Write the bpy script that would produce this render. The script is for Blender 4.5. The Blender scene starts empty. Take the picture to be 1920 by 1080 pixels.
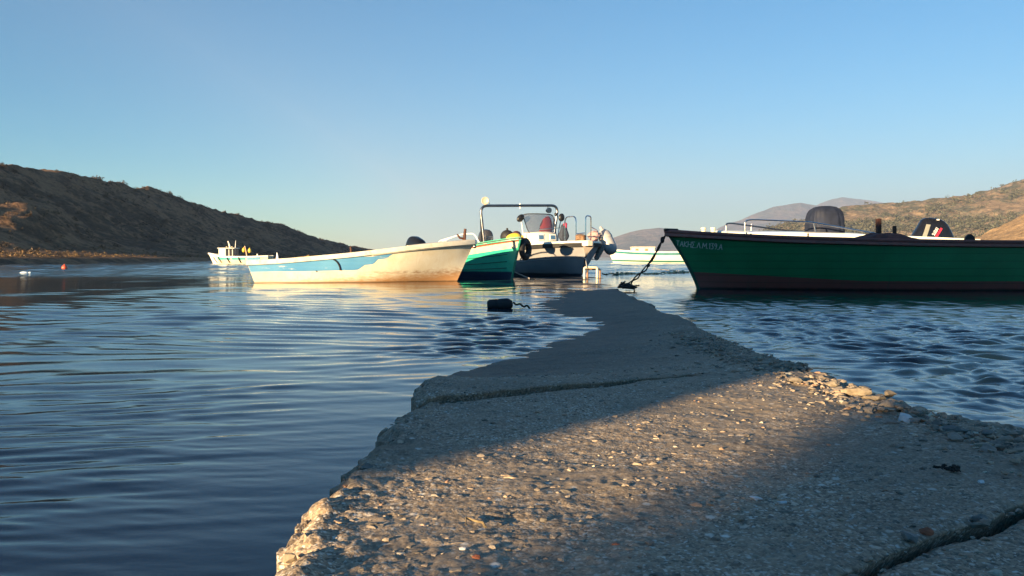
import bpy, math, random
import numpy as np
from mathutils import Vector, Matrix
random.seed(7)
RNG = np.random.default_rng(11)
S = bpy.context.scene
COL = S.collection
R = math.radians

# ------------------------------------------------------------------ camera
CAMH = 0.6
F = 1600.0                       # focal length in photo pixels (1920 wide)
PITCH = math.atan(58 / F)
cam_d = bpy.data.cameras.new('camera')
cam_d.sensor_width = 36.0
cam_d.lens = 36.0 * F / 1920.0
cam_d.clip_start = 0.02
cam_d.clip_end = 30000
cam = bpy.data.objects.new('camera', cam_d)
cam.location = (0, 0, CAMH)
cam.rotation_euler = (math.pi / 2 - PITCH, 0, 0)
COL.objects.link(cam)
S.camera = cam

def ray(px, py):
    u = (px - 960) / F
    v = (540 - py) / F
    return Vector((u, math.cos(PITCH) + v * math.sin(PITCH), -math.sin(PITCH) + v * math.cos(PITCH)))
def P(px, py, d):
    r = ray(px, py)
    k = d / r.y
    return Vector((r.x * k, d, CAMH + r.z * k))
def G(px, py, z=0.0):
    r = ray(px, py)
    k = (z - CAMH) / r.z
    return Vector((r.x * k, r.y * k, z))

# ------------------------------------------------------------------ noise (numpy)
def _hash(i, j, seed=0):
    n = (i.astype(np.int64) * 374761393 + j.astype(np.int64) * 668265263 + seed * 974711) & 0x7fffffff
    n = ((n ^ (n >> 13)) * 1274126177) & 0x7fffffff
    n = (n ^ (n >> 16)) & 0x7fffffff
    n = (n * 60493 + (n >> 7)) & 0x7fffffff
    return (n & 0xfffff) / float(0xfffff)
def vnoise(x, y, seed=0):
    xi = np.floor(x); yi = np.floor(y)
    fx = x - xi; fy = y - yi
    fx = fx * fx * (3 - 2 * fx); fy = fy * fy * (3 - 2 * fy)
    a = _hash(xi, yi, seed); b = _hash(xi + 1, yi, seed)
    c = _hash(xi, yi + 1, seed); d = _hash(xi + 1, yi + 1, seed)
    return (a * (1 - fx) + b * fx) * (1 - fy) + (c * (1 - fx) + d * fx) * fy * 1.0 - 0.5
def fbm(x, y, octs=4, seed=0, gain=0.5):
    s = 0; a = 1.0
    for k in range(octs):
        s = s + a * vnoise(x * 2 ** k + 13.7 * k, y * 2 ** k - 7.3 * k, seed + k)
        a *= gain
    return s
def cells(x, y, seed=0):
    """distance to nearest feature point, and that cell's random value"""
    xi = np.floor(x); yi = np.floor(y)
    best = np.full(x.shape, 9.0); val = np.zeros(x.shape)
    for i in (-1, 0, 1):
        for j in (-1, 0, 1):
            cx = xi + i; cy = yi + j
            px = cx + _hash(cx, cy, seed); py = cy + _hash(cx, cy, seed + 5)
            d = (px - x) ** 2 + (py - y) ** 2
            m = d < best
            best = np.where(m, d, best)
            val = np.where(m, _hash(cx, cy, seed + 9), val)
    return np.sqrt(best), val
def sstep(a, b, x):
    t = np.clip((np.asarray(x, float) - a) / (b - a), 0, 1)
    return t * t * (3 - 2 * t)
def crom(pts, t):
    """smooth monotone-ish interpolation of (t, value) pairs"""
    xs = np.array([p[0] for p in pts], float); ys = np.array([p[1] for p in pts], float)
    m = np.gradient(ys, xs)
    t = np.clip(np.asarray(t, float), xs[0], xs[-1])
    k = np.clip(np.searchsorted(xs, t, side='right') - 1, 0, len(xs) - 2)
    h = xs[k + 1] - xs[k]; s = (t - xs[k]) / h
    return ((2*s**3 - 3*s**2 + 1) * ys[k] + (s**3 - 2*s**2 + s) * h * m[k]
            + (-2*s**3 + 3*s**2) * ys[k+1] + (s**3 - s**2) * h * m[k+1])

# ------------------------------------------------------------------ mesh helpers
def mesh_np(name, verts, faces, mat=None, parent=None, smooth=True):
    """verts (n,3), faces (m,4) or (m,3) int arrays -> one mesh object"""
    verts = np.asarray(verts, np.float32); faces = np.asarray(faces, np.int32)
    me = bpy.data.meshes.new(name)
    k = faces.shape[1]
    me.vertices.add(len(verts)); me.vertices.foreach_set('co', verts.ravel())
    me.loops.add(faces.size); me.loops.foreach_set('vertex_index', faces.ravel())
    me.polygons.add(len(faces))
    me.polygons.foreach_set('loop_start', np.arange(0, faces.size, k, dtype=np.int32))
    me.polygons.foreach_set('loop_total', np.full(len(faces), k, np.int32))
    me.polygons.foreach_set('use_smooth', np.full(len(faces), smooth, bool))
    me.update(calc_edges=True); me.validate()
    o = bpy.data.objects.new(name, me)
    COL.objects.link(o)
    if mat: me.materials.append(mat)
    if parent: o.parent = parent
    return o
def grid_faces(nr, nc, flip=False):
    i = np.arange(nr - 1)[:, None] * nc + np.arange(nc - 1)[None, :]
    i = i.ravel()
    f = np.stack([i, i + 1, i + nc + 1, i + nc], 1)
    return f[:, ::-1] if flip else f
def add_attr(o, name, vals):
    a = o.data.attributes.new(name, 'FLOAT', 'POINT')
    a.data.foreach_set('value', np.asarray(vals, np.float32).ravel())

class MB:
    """collects faces, builds ONE mesh object"""
    def __init__(s): s.v = []; s.f = []
    def add(s, vs, fs):
        n = len(s.v); s.v += [tuple(v) for v in vs]; s.f += [tuple(n + i for i in f) for f in fs]; return s
    def rings(s, rings, closed=True, cap0=True, cap1=True):
        n = len(rings[0]); b = len(s.v)
        for r in rings: s.v += [tuple(p) for p in r]
        for i in range(len(rings) - 1):
            for j in range(n if closed else n - 1):
                k = (j + 1) % n
                s.f.append((b + i*n + j, b + i*n + k, b + (i+1)*n + k, b + (i+1)*n + j))
        if closed and cap0: s.f.append(tuple(b + j for j in reversed(range(n))))
        if closed and cap1: s.f.append(tuple(b + (len(rings)-1)*n + j for j in range(n)))
        return s
    def tube(s, path, r, n=8):
        path = [Vector(p) for p in path]
        rs = r if hasattr(r, '__len__') else [r] * len(path)
        rings = []; up = None
        for i, p in enumerate(path):
            t = (path[min(i+1, len(path)-1)] - path[max(i-1, 0)])
            if t.length < 1e-9: t = Vector((0, 0, 1))
            t.normalize()
            if up is None:
                up = Vector((0, 0, 1)) if abs(t.z) < .9 else Vector((0, 1, 0))
            a = up - t * up.dot(t)
            if a.length < 1e-6: a = Vector((1, 0, 0)) - t * t.x
            a.normalize(); up = a
            b = t.cross(a)
            rings.append([p + (a * math.cos(q) + b * math.sin(q)) * rs[i] for q in [2*math.pi*k/n for k in range(n)]])
        return s.rings(rings)
    def box(s, c, size, bev=0.0, rot=None):
        c = Vector(c); hx, hy, hz = [q / 2 for q in size]
        m = rot or Matrix.Identity(3)
        b = min(bev, hx * .9, hy * .9, hz * .9)
        def ringz(z, ins):
            pts = []
            for sx, sy in ((1, 1), (-1, 1), (-1, -1), (1, -1)):
                X = sx * (hx - ins); Y = sy * (hy - ins)
                if b > 0:
                    pr = [(X, Y - sy * b), (X - sx * b, Y)]
                    if sx * sy < 0: pr.reverse()
                    pts += [c + m @ Vector((q[0], q[1], z)) for q in pr]
                else:
                    pts.append(c + m @ Vector((X, Y, z)))
            return pts
        if b > 0:
            return s.rings([ringz(-hz, b*.6), ringz(-hz + b, 0), ringz(hz - b, 0), ringz(hz, b*.6)])
        return s.rings([ringz(-hz, 0), ringz(hz, 0)])
    def lathe(s, prof, c=(0, 0, 0), axis='z', n=20, rot=None):
        """prof: (r, h) list"""
        c = Vector(c); rings = []
        for r, h in prof:
            ring = []
            for k in range(n):
                q = 2*math.pi*k/n
                a, b = r*math.cos(q), r*math.sin(q)
                p = Vector((a, b, h)) if axis == 'z' else (Vector((h, a, b)) if axis == 'x' else Vector((b, h, a)))
                if rot: p = rot @ p
                ring.append(c + p)
            rings.append(ring)
        return s.rings(rings)
    def ball(s, c, r, n=16, m=10, squash=(1, 1, 1), rot=None):
        c = Vector(c); rings = []
        for i in range(m + 1):
            th = math.pi * (i + .001) / (m + .002)
            ring = []
            for k in range(n):
                q = 2*math.pi*k/n
                p = Vector((math.sin(th)*math.cos(q)*squash[0], math.sin(th)*math.sin(q)*squash[1], -math.cos(th)*squash[2])) * r
                if rot: p = rot @ p
                ring.append(c + p)
            rings.append(ring)
        return s.rings(rings)
    def build(s, name, mat, parent=None, smooth=True, autos=35):
        me = bpy.data.meshes.new(name)
        me.from_pydata([tuple(v) for v in s.v], [], s.f)
        me.update()
        import bmesh
        bm = bmesh.new(); bm.from_mesh(me)
        bmesh.ops.recalc_face_normals(bm, faces=bm.faces)
        for e in bm.edges:
            if len(e.link_faces) == 2 and e.calc_face_angle(0) > R(autos): e.smooth = False
        for f in bm.faces: f.smooth = smooth
        bm.to_mesh(me); bm.free()
        if mat: me.materials.append(mat)
        o = bpy.data.objects.new(name, me); COL.objects.link(o)
        if parent: o.parent = parent
        return o

def tag(o, label=None, cat=None, group=None, kind=None):
    if label: o['label'] = label
    if cat: o['category'] = cat
    if group: o['group'] = group
    if kind: o['kind'] = kind
    return o
def empty(name, loc, rz, label, cat, group=None):
    o = bpy.data.objects.new(name, None); o.empty_display_size = .2
    o.location = loc; o.rotation_euler = (0, 0, rz)
    COL.objects.link(o)
    return tag(o, label, cat, group)

# ------------------------------------------------------------------ materials
class NT:
    def __init__(s, name):
        s.m = bpy.data.materials.new(name); s.m.use_nodes = True
        s.t = s.m.node_tree; s.N = s.t.nodes; s.L = s.t.links
        s.bsdf = s.N['Principled BSDF']; s.out = s.N['Material Output']
    def n(s, kind, **kw):
        nd = s.N.new(kind)
        for k, v in kw.items():
            if k in nd.inputs.keys(): pass
            else: setattr(nd, k, v)
        return nd
    def set(s, sock, v):
        if hasattr(v, 'is_output'): s.L.new(v, sock)
        else: sock.default_value = v
    def coord(s, kind='Object', scale=(1, 1, 1)):
        tc = s.n('ShaderNodeTexCoord'); mp = s.n('ShaderNodeMapping')
        mp.inputs['Scale'].default_value = scale
        s.L.new(tc.outputs[kind], mp.inputs['Vector']); return mp.outputs[0]
    def noise(s, vec, scale, detail=4, rough=.55, dist=0):
        nd = s.n('ShaderNodeTexNoise'); s.L.new(vec, nd.inputs['Vector'])
        nd.inputs['Scale'].default_value = scale; nd.inputs['Detail'].default_value = detail
        nd.inputs['Roughness'].default_value = rough; nd.inputs['Distortion'].default_value = dist
        return nd.outputs[0]
    def vor(s, vec, scale, feature='F1'):
        nd = s.n('ShaderNodeTexVoronoi', feature=feature); s.L.new(vec, nd.inputs['Vector'])
        nd.inputs['Scale'].default_value = scale; return nd
    def ramp(s, fac, stops, interp='LINEAR'):
        nd = s.n('ShaderNodeValToRGB'); cr = nd.color_ramp; cr.interpolation = interp
        while len(cr.elements) < len(stops): cr.elements.new(.5)
        for e, (p, c) in zip(cr.elements, stops):
            e.position = p; e.color = (c, c, c, 1) if not hasattr(c, '__len__') else (*c[:3], 1)
        s.L.new(fac, nd.inputs[0]); return nd.outputs[0]
    def mix(s, fac, a, b, mode='MIX'):
        nd = s.n('ShaderNodeMix', data_type='RGBA', blend_type=mode)
        s.set(nd.inputs[0], fac)
        for sock, v in ((nd.inputs[6], a), (nd.inputs[7], b)):
            if hasattr(v, 'is_output'): s.L.new(v, sock)
            else: sock.default_value = (*v[:3], 1)
        return nd.outputs[2]
    def math(s, op, a, b=0.0, clamp=False):
        nd = s.n('ShaderNodeMath', operation=op, use_clamp=clamp)
        s.set(nd.inputs[0], a); s.set(nd.inputs[1], b); return nd.outputs[0]
    def sep(s, vec):
        nd = s.n('ShaderNodeSeparateXYZ'); s.L.new(vec, nd.inputs[0]); return nd.outputs
    def bump(s, h, strength=.3, dist=.01, normal=None):
        nd = s.n('ShaderNodeBump'); s.L.new(h, nd.inputs['Height'])
        s.set(nd.inputs['Strength'], strength); nd.inputs['Distance'].default_value = dist
        if normal is not None: s.L.new(normal, nd.inputs['Normal'])
        return nd.outputs[0]
    def attr(s, name):
        nd = s.n('ShaderNodeAttribute', attribute_name=name); return nd.outputs['Fac']
    def fin(s, base=None, rough=None, normal=None, metal=None, spec=None, coat=None):
        I = s.bsdf.inputs
        for k, v in (('Base Color', base), ('Roughness', rough), ('Metallic', metal), ('Specular IOR Level', spec), ('Coat Weight', coat)):
            if v is None: continue
            if k == 'Base Color' and not hasattr(v, 'is_output'): v = (*v[:3], 1)
            s.set(I[k], v)
        if normal is not None: s.L.new(normal, I['Normal'])
        return s.m
_M = {}
def paint(name, col, rough=.5, metal=0.0, var=.12, scale=6, bump=0.0, grime=None, coat=None, fine=60):
    """worn paint / plastic / metal: colour breakup, roughness breakup, optional fine bump and grime"""
    if name in _M: return _M[name]
    t = NT(name); v = t.coord()
    n1 = t.noise(v, scale, 5, .6); n2 = t.noise(v, fine, 3)
    lo = tuple(c * (1 - var * 1.6) for c in col); hi = tuple(min(1, c * (1 + var)) for c in col)
    c = t.ramp(n1, [(.3, lo), (.7, hi)])
    if grime:
        g = t.ramp(t.noise(v, scale * .7, 6, .7, .5), [(.5, 0), (.72, 1)])
        c = t.mix(g, c, grime)
    r = t.ramp(n1, [(.3, max(.02, rough * .8)), (.7, min(1, rough * 1.2))])
    nm = t.bump(n2, bump, .004) if bump else None
    t.fin(c, r, nm, metal, None, coat)
    _M[name] = t.m
    return t.m
# ================================================================== LIGHT AND SKY
SUN_EL = R(8)
SUN_AZ = R(40)                    # light travels towards +y turned 40 deg to +x
L = Vector((math.sin(SUN_AZ) * math.cos(SUN_EL), math.cos(SUN_AZ) * math.cos(SUN_EL), -math.sin(SUN_EL)))
sd = bpy.data.lights.new('sun', 'SUN'); sd.energy = 5.0; sd.angle = R(.5); sd.color = (1.0, .73, .40)
sun = bpy.data.objects.new('sun', sd); COL.objects.link(sun)
sun.rotation_euler = L.to_track_quat('-Z', 'Y').to_euler(); sun.location = (-30, -40, 30)
w = bpy.data.worlds.new('World'); S.world = w; w.use_nodes = True
wt = w.node_tree; sky = wt.nodes.new('ShaderNodeTexSky'); sky.sky_type = 'NISHITA'
sky.sun_disc = False; sky.sun_elevation = SUN_EL
sky.sun_rotation = math.atan2(-L.x, -L.y)
sky.altitude = 0; sky.air_density = .95; sky.dust_density = 0.0; sky.ozone_density = 3.5
bg = wt.nodes['Background']; bg.inputs['Strength'].default_value = .064
hs = wt.nodes.new('ShaderNodeHueSaturation'); hs.inputs['Saturation'].default_value = 1.22; hs.inputs['Hue'].default_value = .493
wt.links.new(sky.outputs[0], hs.inputs['Color']); wt.links.new(hs.outputs[0], bg.inputs['Color'])
S.view_settings.view_transform = 'Standard'; S.view_settings.look = 'None'
S.view_settings.exposure = 1.66; S.view_settings.gamma = 1.0
S.cycles.max_bounces = 8; S.cycles.volume_bounces = 1
S.cycles.use_denoising = True

# sun-plane coordinates: u across the light, s along it
def us(x, y): return (.766 * x - .643 * y, .643 * x + .766 * y)
def xy(u, s): return (.766 * u + .643 * s, -.643 * u + .766 * s)

# ================================================================== WATER
def water():
    rr = [.55]
    while rr[-1] < 150: rr.append(rr[-1] * 1.0042)
    while rr[-1] < 6400: rr.append(rr[-1] * 1.06)
    rr = np.array(rr)
    an = np.concatenate([np.linspace(-180, -42, 24)[:-1], np.linspace(-42, 42, 600), np.linspace(42, 180, 24)[1:]])
    an = np.radians(an)
    rad, ang = np.meshgrid(rr, an, indexing='ij')
    x = rad * np.sin(ang); y = rad * np.cos(ang)
    dr = np.maximum(rad * .0042, rad * np.radians(.14))
    dr = np.where(np.abs(ang) > R(42), 1e9, dr)
    # how ruffled the surface is: calm in the lee left of the jetty, choppy right of it and far out
    right = sstep(1.0, 2.2, x - .04 * y)
    wob = 7 * fbm(x * .09, y * .03, 3, 44)
    far = sstep(19, 32, y + wob) * (1 - right)
    patch = .75 + .7 * fbm(x * .25, y * .12, 3, 40)
    far2 = sstep(18, 31, y + wob); calm = (1 - right) * (1 - far)
    lap = .9 * sstep(4.4, 5.8, y) * sstep(9.5, 7.5, y) * sstep(-.85, -.35, x + .25 * fbm(x * 2, y, 2, 66)) * sstep(.5, .05, x - .12 * (y - 6.2) + .2 * fbm(x * 2, y, 2, 68))
    wx = x + .35 * fbm(x * .8, y * .8, 3, 3); wy = y + .35 * fbm(x * .8 + 9, y * .8, 3, 8)
    wx2 = x + 1.2 * fbm(x * .3, y * .3, 2, 21); wy2 = y + 1.2 * fbm(x * .3 + 5, y * .3, 2, 22)
    h = np.zeros_like(x)
    rg = np.random.default_rng(5)
    # choppy: short crested
    for k in range(34):
        lam = .065 * (.36 / .065) ** rg.random()
        th = rg.normal(R(196), R(36))
        st = .056 * (lam / .25) ** -.1
        kx, ky = math.sin(th) * 2*math.pi/lam, math.cos(th) * 2*math.pi/lam
        ph = rg.random() * 6.28
        mod = .5 + 1.0 * (vnoise(x * (.6/lam), y * (.6/lam), 100 + k) + .5)
        q = np.sin(kx * wx + ky * wy + ph)
        q = q + .25 * np.sin(2 * (kx * wx + ky * wy + ph) + .6)
        h += (right + .65 * far + lap) * patch * sstep(3.5, 8, lam / dr) * st * lam / 6.28 * q * mod * 1.25
    # calm: long low swells lying across the view, with a fine shiver
    for k in range(32):
        lam = .07 * (.9 / .07) ** rg.random()
        th = rg.normal(R(187), R(15))
        st = .0145 * (lam / .3) ** -.12
        kx, ky = math.sin(th) * 2*math.pi/lam, math.cos(th) * 2*math.pi/lam
        ph = rg.random() * 6.28
        mod = .25 + 1.5 * np.clip(vnoise(x * (.22/lam), y * (.45/lam), 300 + k) + .5, 0, 1)
        h += calm * (1 + .7 * sstep(4, 9, y)) * patch * sstep(3.5, 8, lam / dr) * st * lam / 6.28 * np.sin(kx * wx2 + ky * wy2 + ph) * mod
    damp = 1 - .75 * sstep(.9, .0, np.abs(x - .35) - .9) * sstep(4.4, 3.4, y)
    for k in range(18):                                  # open water beyond: steeper, longer wavelets the mesh can carry
        lam = .7 * (2.6 / .7) ** rg.random(); th = rg.normal(R(195), R(35)); ph = rg.random() * 6.28
        kx, ky = math.sin(th) * 2*math.pi/lam, math.cos(th) * 2*math.pi/lam
        mod = .3 + 1.2 * (vnoise(x * (.5/lam), y * (.5/lam), 500 + k) + .5)
        h += far2 * patch * sstep(2.5, 5, lam / dr) * .034 * lam / 6.28 * np.sin(kx * wx2 + ky * wy2 + ph) * mod
    h *= damp
    o = mesh_np('water', np.stack([x.ravel(), y.ravel(), h.ravel()], 1), grid_faces(len(rr), len(an), True))
    add_attr(o, 'chop', (right * patch * (1 + 1.2 * far2) + 2.6 * far * patch + .24 * calm).ravel())
    t = NT('sea_water'); v = t.coord('Object', (1, 1, 1))
    ch = t.attr('chop')
    v2 = t.coord('Object', (.55, 1, 1))
    n1 = t.noise(v2, 11, 5, .65, .4); n2 = t.noise(v2, 2.2, 3, .6, .3)
    hh = t.math('ADD', t.math('MULTIPLY', n1, .25), t.math('MULTIPLY', n2, .8))
    st = t.math('MULTIPLY', ch, .38)
    nm = t.bump(hh, st, .05)
    t.fin((.006, .017, .030), .035, nm, 0.0, .5)
    t.bsdf.inputs['IOR'].default_value = 1.333
    o.data.materials.append(t.m)
    tag(o, kind='structure')
    return o
water()

# ================================================================== JETTY
JXL = [(-3, -.33), (0, -.33), (1.2, -.325), (1.7, -.32), (2.7, -.285), (4.4, -.31), (7, -.25), (10, .0), (14, .3), (20, .5), (26, .75)]
JXR = [(-3, 1.27), (0, 1.27), (2.2, 1.28), (4.4, 1.275), (6.8, 1.40), (11, 1.60), (16, 2.02), (20, 2.3), (26, 2.7)]
XW = [(2.7, -1.6), (3.5, -.75), (4.3, -.30), (5.3, .10), (6.5, .52), (7.3, .78), (7.9, .80), (8.6, .52), (9.5, .36), (11, .40), (13.5, .66), (15, 1.15), (16.2, 1.9)]
SK = .70                                              # joints run askew
def plane_z(d): return .18 - .0106 * d
def conc_material():
    t = NT('aggregate_concrete'); g = t.n('ShaderNodeNewGeometry')
    pos = g.outputs['Position']
    big = t.noise(pos, 1.7, 5, .6); mid = t.noise(pos, 14, 5, .65)
    va = t.vor(pos, 105); vb = t.vor(pos, 240); vc = t.vor(pos, 42)
    stops = [(0, (0.086, 0.069, 0.057)), (.22, (0.188, 0.148, 0.114)), (.42, (0.359, 0.273, 0.196)), (.62, (0.529, 0.413, 0.297)), (.76, (0.342, 0.221, 0.132)), (.87, (0.718, 0.576, 0.436)), (1, (0.780, 0.780, 0.734))]
    ca = t.ramp(t.sep(va.outputs['Color'])[0], stops); cb = t.ramp(t.sep(vb.outputs['Color'])[1], stops)
    cc = t.ramp(t.sep(vc.outputs['Color'])[0], stops)
    ma = t.ramp(va.outputs['Distance'], [(.30, 1), (.55, 0)])
    mc = t.math('MULTIPLY', t.ramp(vc.outputs['Distance'], [(.22, 1), (.4, 0)]), t.ramp(t.sep(vc.outputs['Color'])[2], [(.45, 0), (.55, 1)]))
    cem = t.mix(t.ramp(mid, [(.3, 0), (.7, 1)]), (0.206, 0.162, 0.121), (0.428, 0.339, 0.253))
    worn = t.ramp(t.noise(pos, 2.3, 5, .6, .5), [(.36, .25), (.58, 1)])      # worn smooth screed against exposed aggregate
    c = t.mix(t.math('MULTIPLY', worn, .72), cem, cb)
    c = t.mix(t.math('MULTIPLY', t.math('MULTIPLY', ma, worn), .85), c, ca)
    c = t.mix(t.math('MULTIPLY', mc, .85), c, cc)
    c = t.mix(t.ramp(big, [(.38, .0), (.62, .5)]), c, (0.188, 0.154, 0.119))
    # wet where the sea laps
    z = t.sep(pos)[2]
    wz = t.math('ADD', z, t.math('MULTIPLY', t.math('SUBTRACT', big, .5), .09))
    wet = t.ramp(wz, [(.025, 1), (.13, 0)])
    c = t.mix(t.math('MULTIPLY', wet, .74), c, (.026, .026, .023))
    r = t.ramp(wet, [(0, .9), (1, .62)])
    hgt = t.math('ADD', t.math('MULTIPLY', va.outputs['Distance'], -.006), t.math('MULTIPLY', vb.outputs['Distance'], -.003))
    hgt = t.math('ADD', hgt, t.math('MULTIPLY', mid, .010))
    nm = t.bump(hgt, t.math('MULTIPLY', worn, .30), 1.0)
    return t.fin(c, r, nm, 0, .22)
CONC = conc_material()
def jetty_top(x, d, XLv, XRv, slab):
    z = plane_z(d)
    if slab == 3:
        xw = np.interp(d, [p[0] for p in XW], [p[1] for p in XW])
        xw = np.where(d > 16.2, XRv + .3, xw)
        zr = plane_z(np.minimum(d, 16.0))
        zt = zr * (x - xw) / np.maximum(XRv - xw, .25)
        zt = np.clip(zt, -.10, None)
        zt = np.minimum(zt, zr)
        zt = np.where(d > 15, np.maximum(zt, -.004 + .016 * fbm(x * 1.1, d * .7, 3, 99)), zt)
        k = sstep(2.75, 4.2, d)
        z = z * (1 - k) + zt * k
        z = z + (.008 + .010 * (1 - sstep(-.3, 1.2, x))) * sstep(4.2, 3, d)
    elif slab == 1:
        z = z - .007
    z = z + .012 * fbm(x * 1.3, d * 1.3, 3, 61) + .007 * fbm(x * 6, d * 6, 3, 71) + .0025 * fbm(x * 25, d * 25, 2, 81)
    return z
def edge_l(d): return np.interp(d, [p[0] for p in JXL], [p[1] for p in JXL]) - .032 + .05 * fbm(d * 3.5, d * 0 + 3, 3, 5) + .035 * fbm(d * 16, d * 0, 3, 6)
def edge_r(d): return np.interp(d, [p[0] for p in JXR], [p[1] for p in JXR]) + .11 * fbm(d * 2.2, d * 0 + 8, 4, 15) + .03 * fbm(d * 15, d * 0, 2, 16)
def slab(name, da, db, idx, parent):
    rows = [da]
    while rows[-1] < db:
        dd = max(rows[-1] + .45, .7)
        rows.append(rows[-1] + max(.0042, dd * .0030) * (1 if rows[-1] > -.3 else 10))
    rows[-1] = db
    rows = np.array(rows); nw = 330 if idx == 2 else 260
    wv = np.linspace(0, 1, nw); wv = .5 - .5 * np.cos(np.pi * wv) * (.35) - (.5 - wv) * .65 + 0
    D, Wt = np.meshgrid(rows, wv, indexing='ij')
    x = -.3 + 1.6 * Wt
    for _ in range(3):
        d = D + SK * x
        xl, xr = edge_l(d), edge_r(d)
        x = xl + (xr - xl) * Wt
    # ragged joint faces
    e0 = np.exp(-((D - da) / .05) ** 2); e1 = np.exp(-((D - db) / .05) ** 2)
    d = D + SK * x + (e0 * .022 * fbm(x * 9, x * 0 + idx, 3, 30) + e1 * .022 * fbm(x * 9, x * 0 + idx + 4, 3, 33)) * (1 if idx else 0)
    z = jetty_top(x, d, xl, xr, idx)
    sp = np.maximum(.0042, (d) * .0030)
    # aggregate standing proud, coarser and looser at the right-hand edge
    eR = (xr - x); eL = (x - xl)
    rub = sstep(.34, .02, eR + .15 * fbm(x * 4, d * 4, 2, 91)) * sstep(8, 4, d)
    rubL = sstep(.16, .0, eL) * sstep(5, 3, d)
    c1, v1 = cells(x / .022, d / .022, 2); c2, v2 = cells(x / .05, d / .05, 4); c3, v3 = cells(x / .013, d / .013, 7)
    k1 = sstep(.020, .006, sp); k2 = sstep(.05, .014, sp); k3 = sstep(.008, .004, sp)
    zb = .0042 * np.sqrt(np.clip(.30 - c1**2, 0, 1)) * (v1 > .68) * k1 + .0025 * np.sqrt(np.clip(.3 - c3**2, 0, 1)) * k3
    zb = zb + (.028 * rub + .020 * rubL) * np.sqrt(np.clip(.42 - c2**2, 0, 1)) * (.3 + v2) * k2
    edge = np.minimum(eL, eR)
    zb = zb * (1 - .9 * np.exp(-((D - da) / .010) ** 2))
    z = z + zb - .05 * rub * (.35 + .5 * (fbm(x * 7, d * 7, 3, 95) + .5)) - .03 * sstep(.05, 0, edge)
    # joints: worn lips
    z = z - .004 * np.exp(-((D - da) / .008) ** 2) - .014 * np.exp(-((D - db) / .022) ** 2)
    n0, n1 = D.shape
    V = np.stack([x, d, z], 2)
    for dz in (.003, .03, .7):                            # rough vertical sides
        V = np.pad(V, ((1, 1), (1, 1), (0, 0)), mode='edge')
        for sl in ((0, slice(None)), (-1, slice(None)), (slice(1, -1), 0), (slice(1, -1), -1)): V[sl + (2,)] -= dz
        if dz == .03:
                V[0, :, 1] += .022                        # undercut, crumbled joint face
                for sl in ((0, slice(None)), (-1, slice(None))): V[sl + (1,)] += .003 * fbm(V[sl][..., 0] * 18, V[sl][..., 0] * 0 + idx, 2, 41)
    n0, n1 = V.shape[:2]
    return mesh_np(name, V.reshape(-1, 3), grid_faces(n0, n1), CONC, parent)
jetty = empty('jetty', (0, 0, 0), 0, 'long low concrete jetty of rough aggregate slabs sinking into the sea', 'jetty')
slab('slab', -3.2, .836, 1, jetty); slab('slab', .848, 2.775, 2, jetty); slab('slab', 2.803, 25.5, 3, jetty)

def jz(x, d):
    xa, da = np.array([float(x)]), np.array([float(d)])
    xl = np.interp(da, [p[0] for p in JXL], [p[1] for p in JXL]); xr = np.interp(da, [p[0] for p in JXR], [p[1] for p in JXR])
    dp = d - SK * x
    return float(jetty_top(xa, da, xl, xr, 1 if dp < .83 else 2 if dp < 2.79 else 3)[0])

# loose and embedded pebbles
def pebble_material():
    t = NT('pebble_stone'); g = t.n('ShaderNodeNewGeometry')
    c = t.ramp(g.outputs['Random Per Island'], [(0, (0.102, 0.082, 0.065)), (.25, (0.222, 0.170, 0.126)), (.5, (0.376, 0.281, 0.196)), (.68, (0.290, 0.236, 0.196)), (.82, (0.529, 0.383, 0.253)), (.93, (0.376, 0.177, 0.088)), (1, (0.780, 0.724, 0.569))])
    n = t.noise(g.outputs['Position'], 90, 4)
    c = t.mix(.35, c, t.ramp(n, [(.3, (.12, .11, .10)), (.7, (.42, .39, .34))]))
    return t.fin(c, .8, t.bump(n, .4, .003), 0, .3)
PEB = pebble_material()
def ico(sub=1):
    import bmesh
    bm = bmesh.new(); bmesh.ops.create_icosphere(bm, subdivisions=sub, radius=1)
    v = np.array([p.co[:] for p in bm.verts]); f = np.array([[q.index for q in p.verts] for p in bm.faces]); bm.free()
    return v, f
IV1, IF1 = ico(2)
def stone_verts(r, seed, flat=.6):
    g = np.random.default_rng(seed)
    v = IV1.copy()
    for _ in range(11):                                  # chop facets
        nrm = g.normal(size=3); nrm /= np.linalg.norm(nrm); lim = g.uniform(.42, .82)
        dd = v @ nrm; v = v - np.clip(dd - lim, 0, None)[:, None] * nrm
    v = v * (1 + .10 * g.normal(size=(len(v), 1))) * np.array([g.uniform(.85, 1.5), g.uniform(.65, 1.0), flat * g.uniform(.7, 1.1)]) * r
    q = g.uniform(0, 6.28); c, s_ = math.cos(q), math.sin(q)
    return v @ np.array([[c, s_, 0], [-s_, c, 0], [0, 0, 1]])
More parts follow.
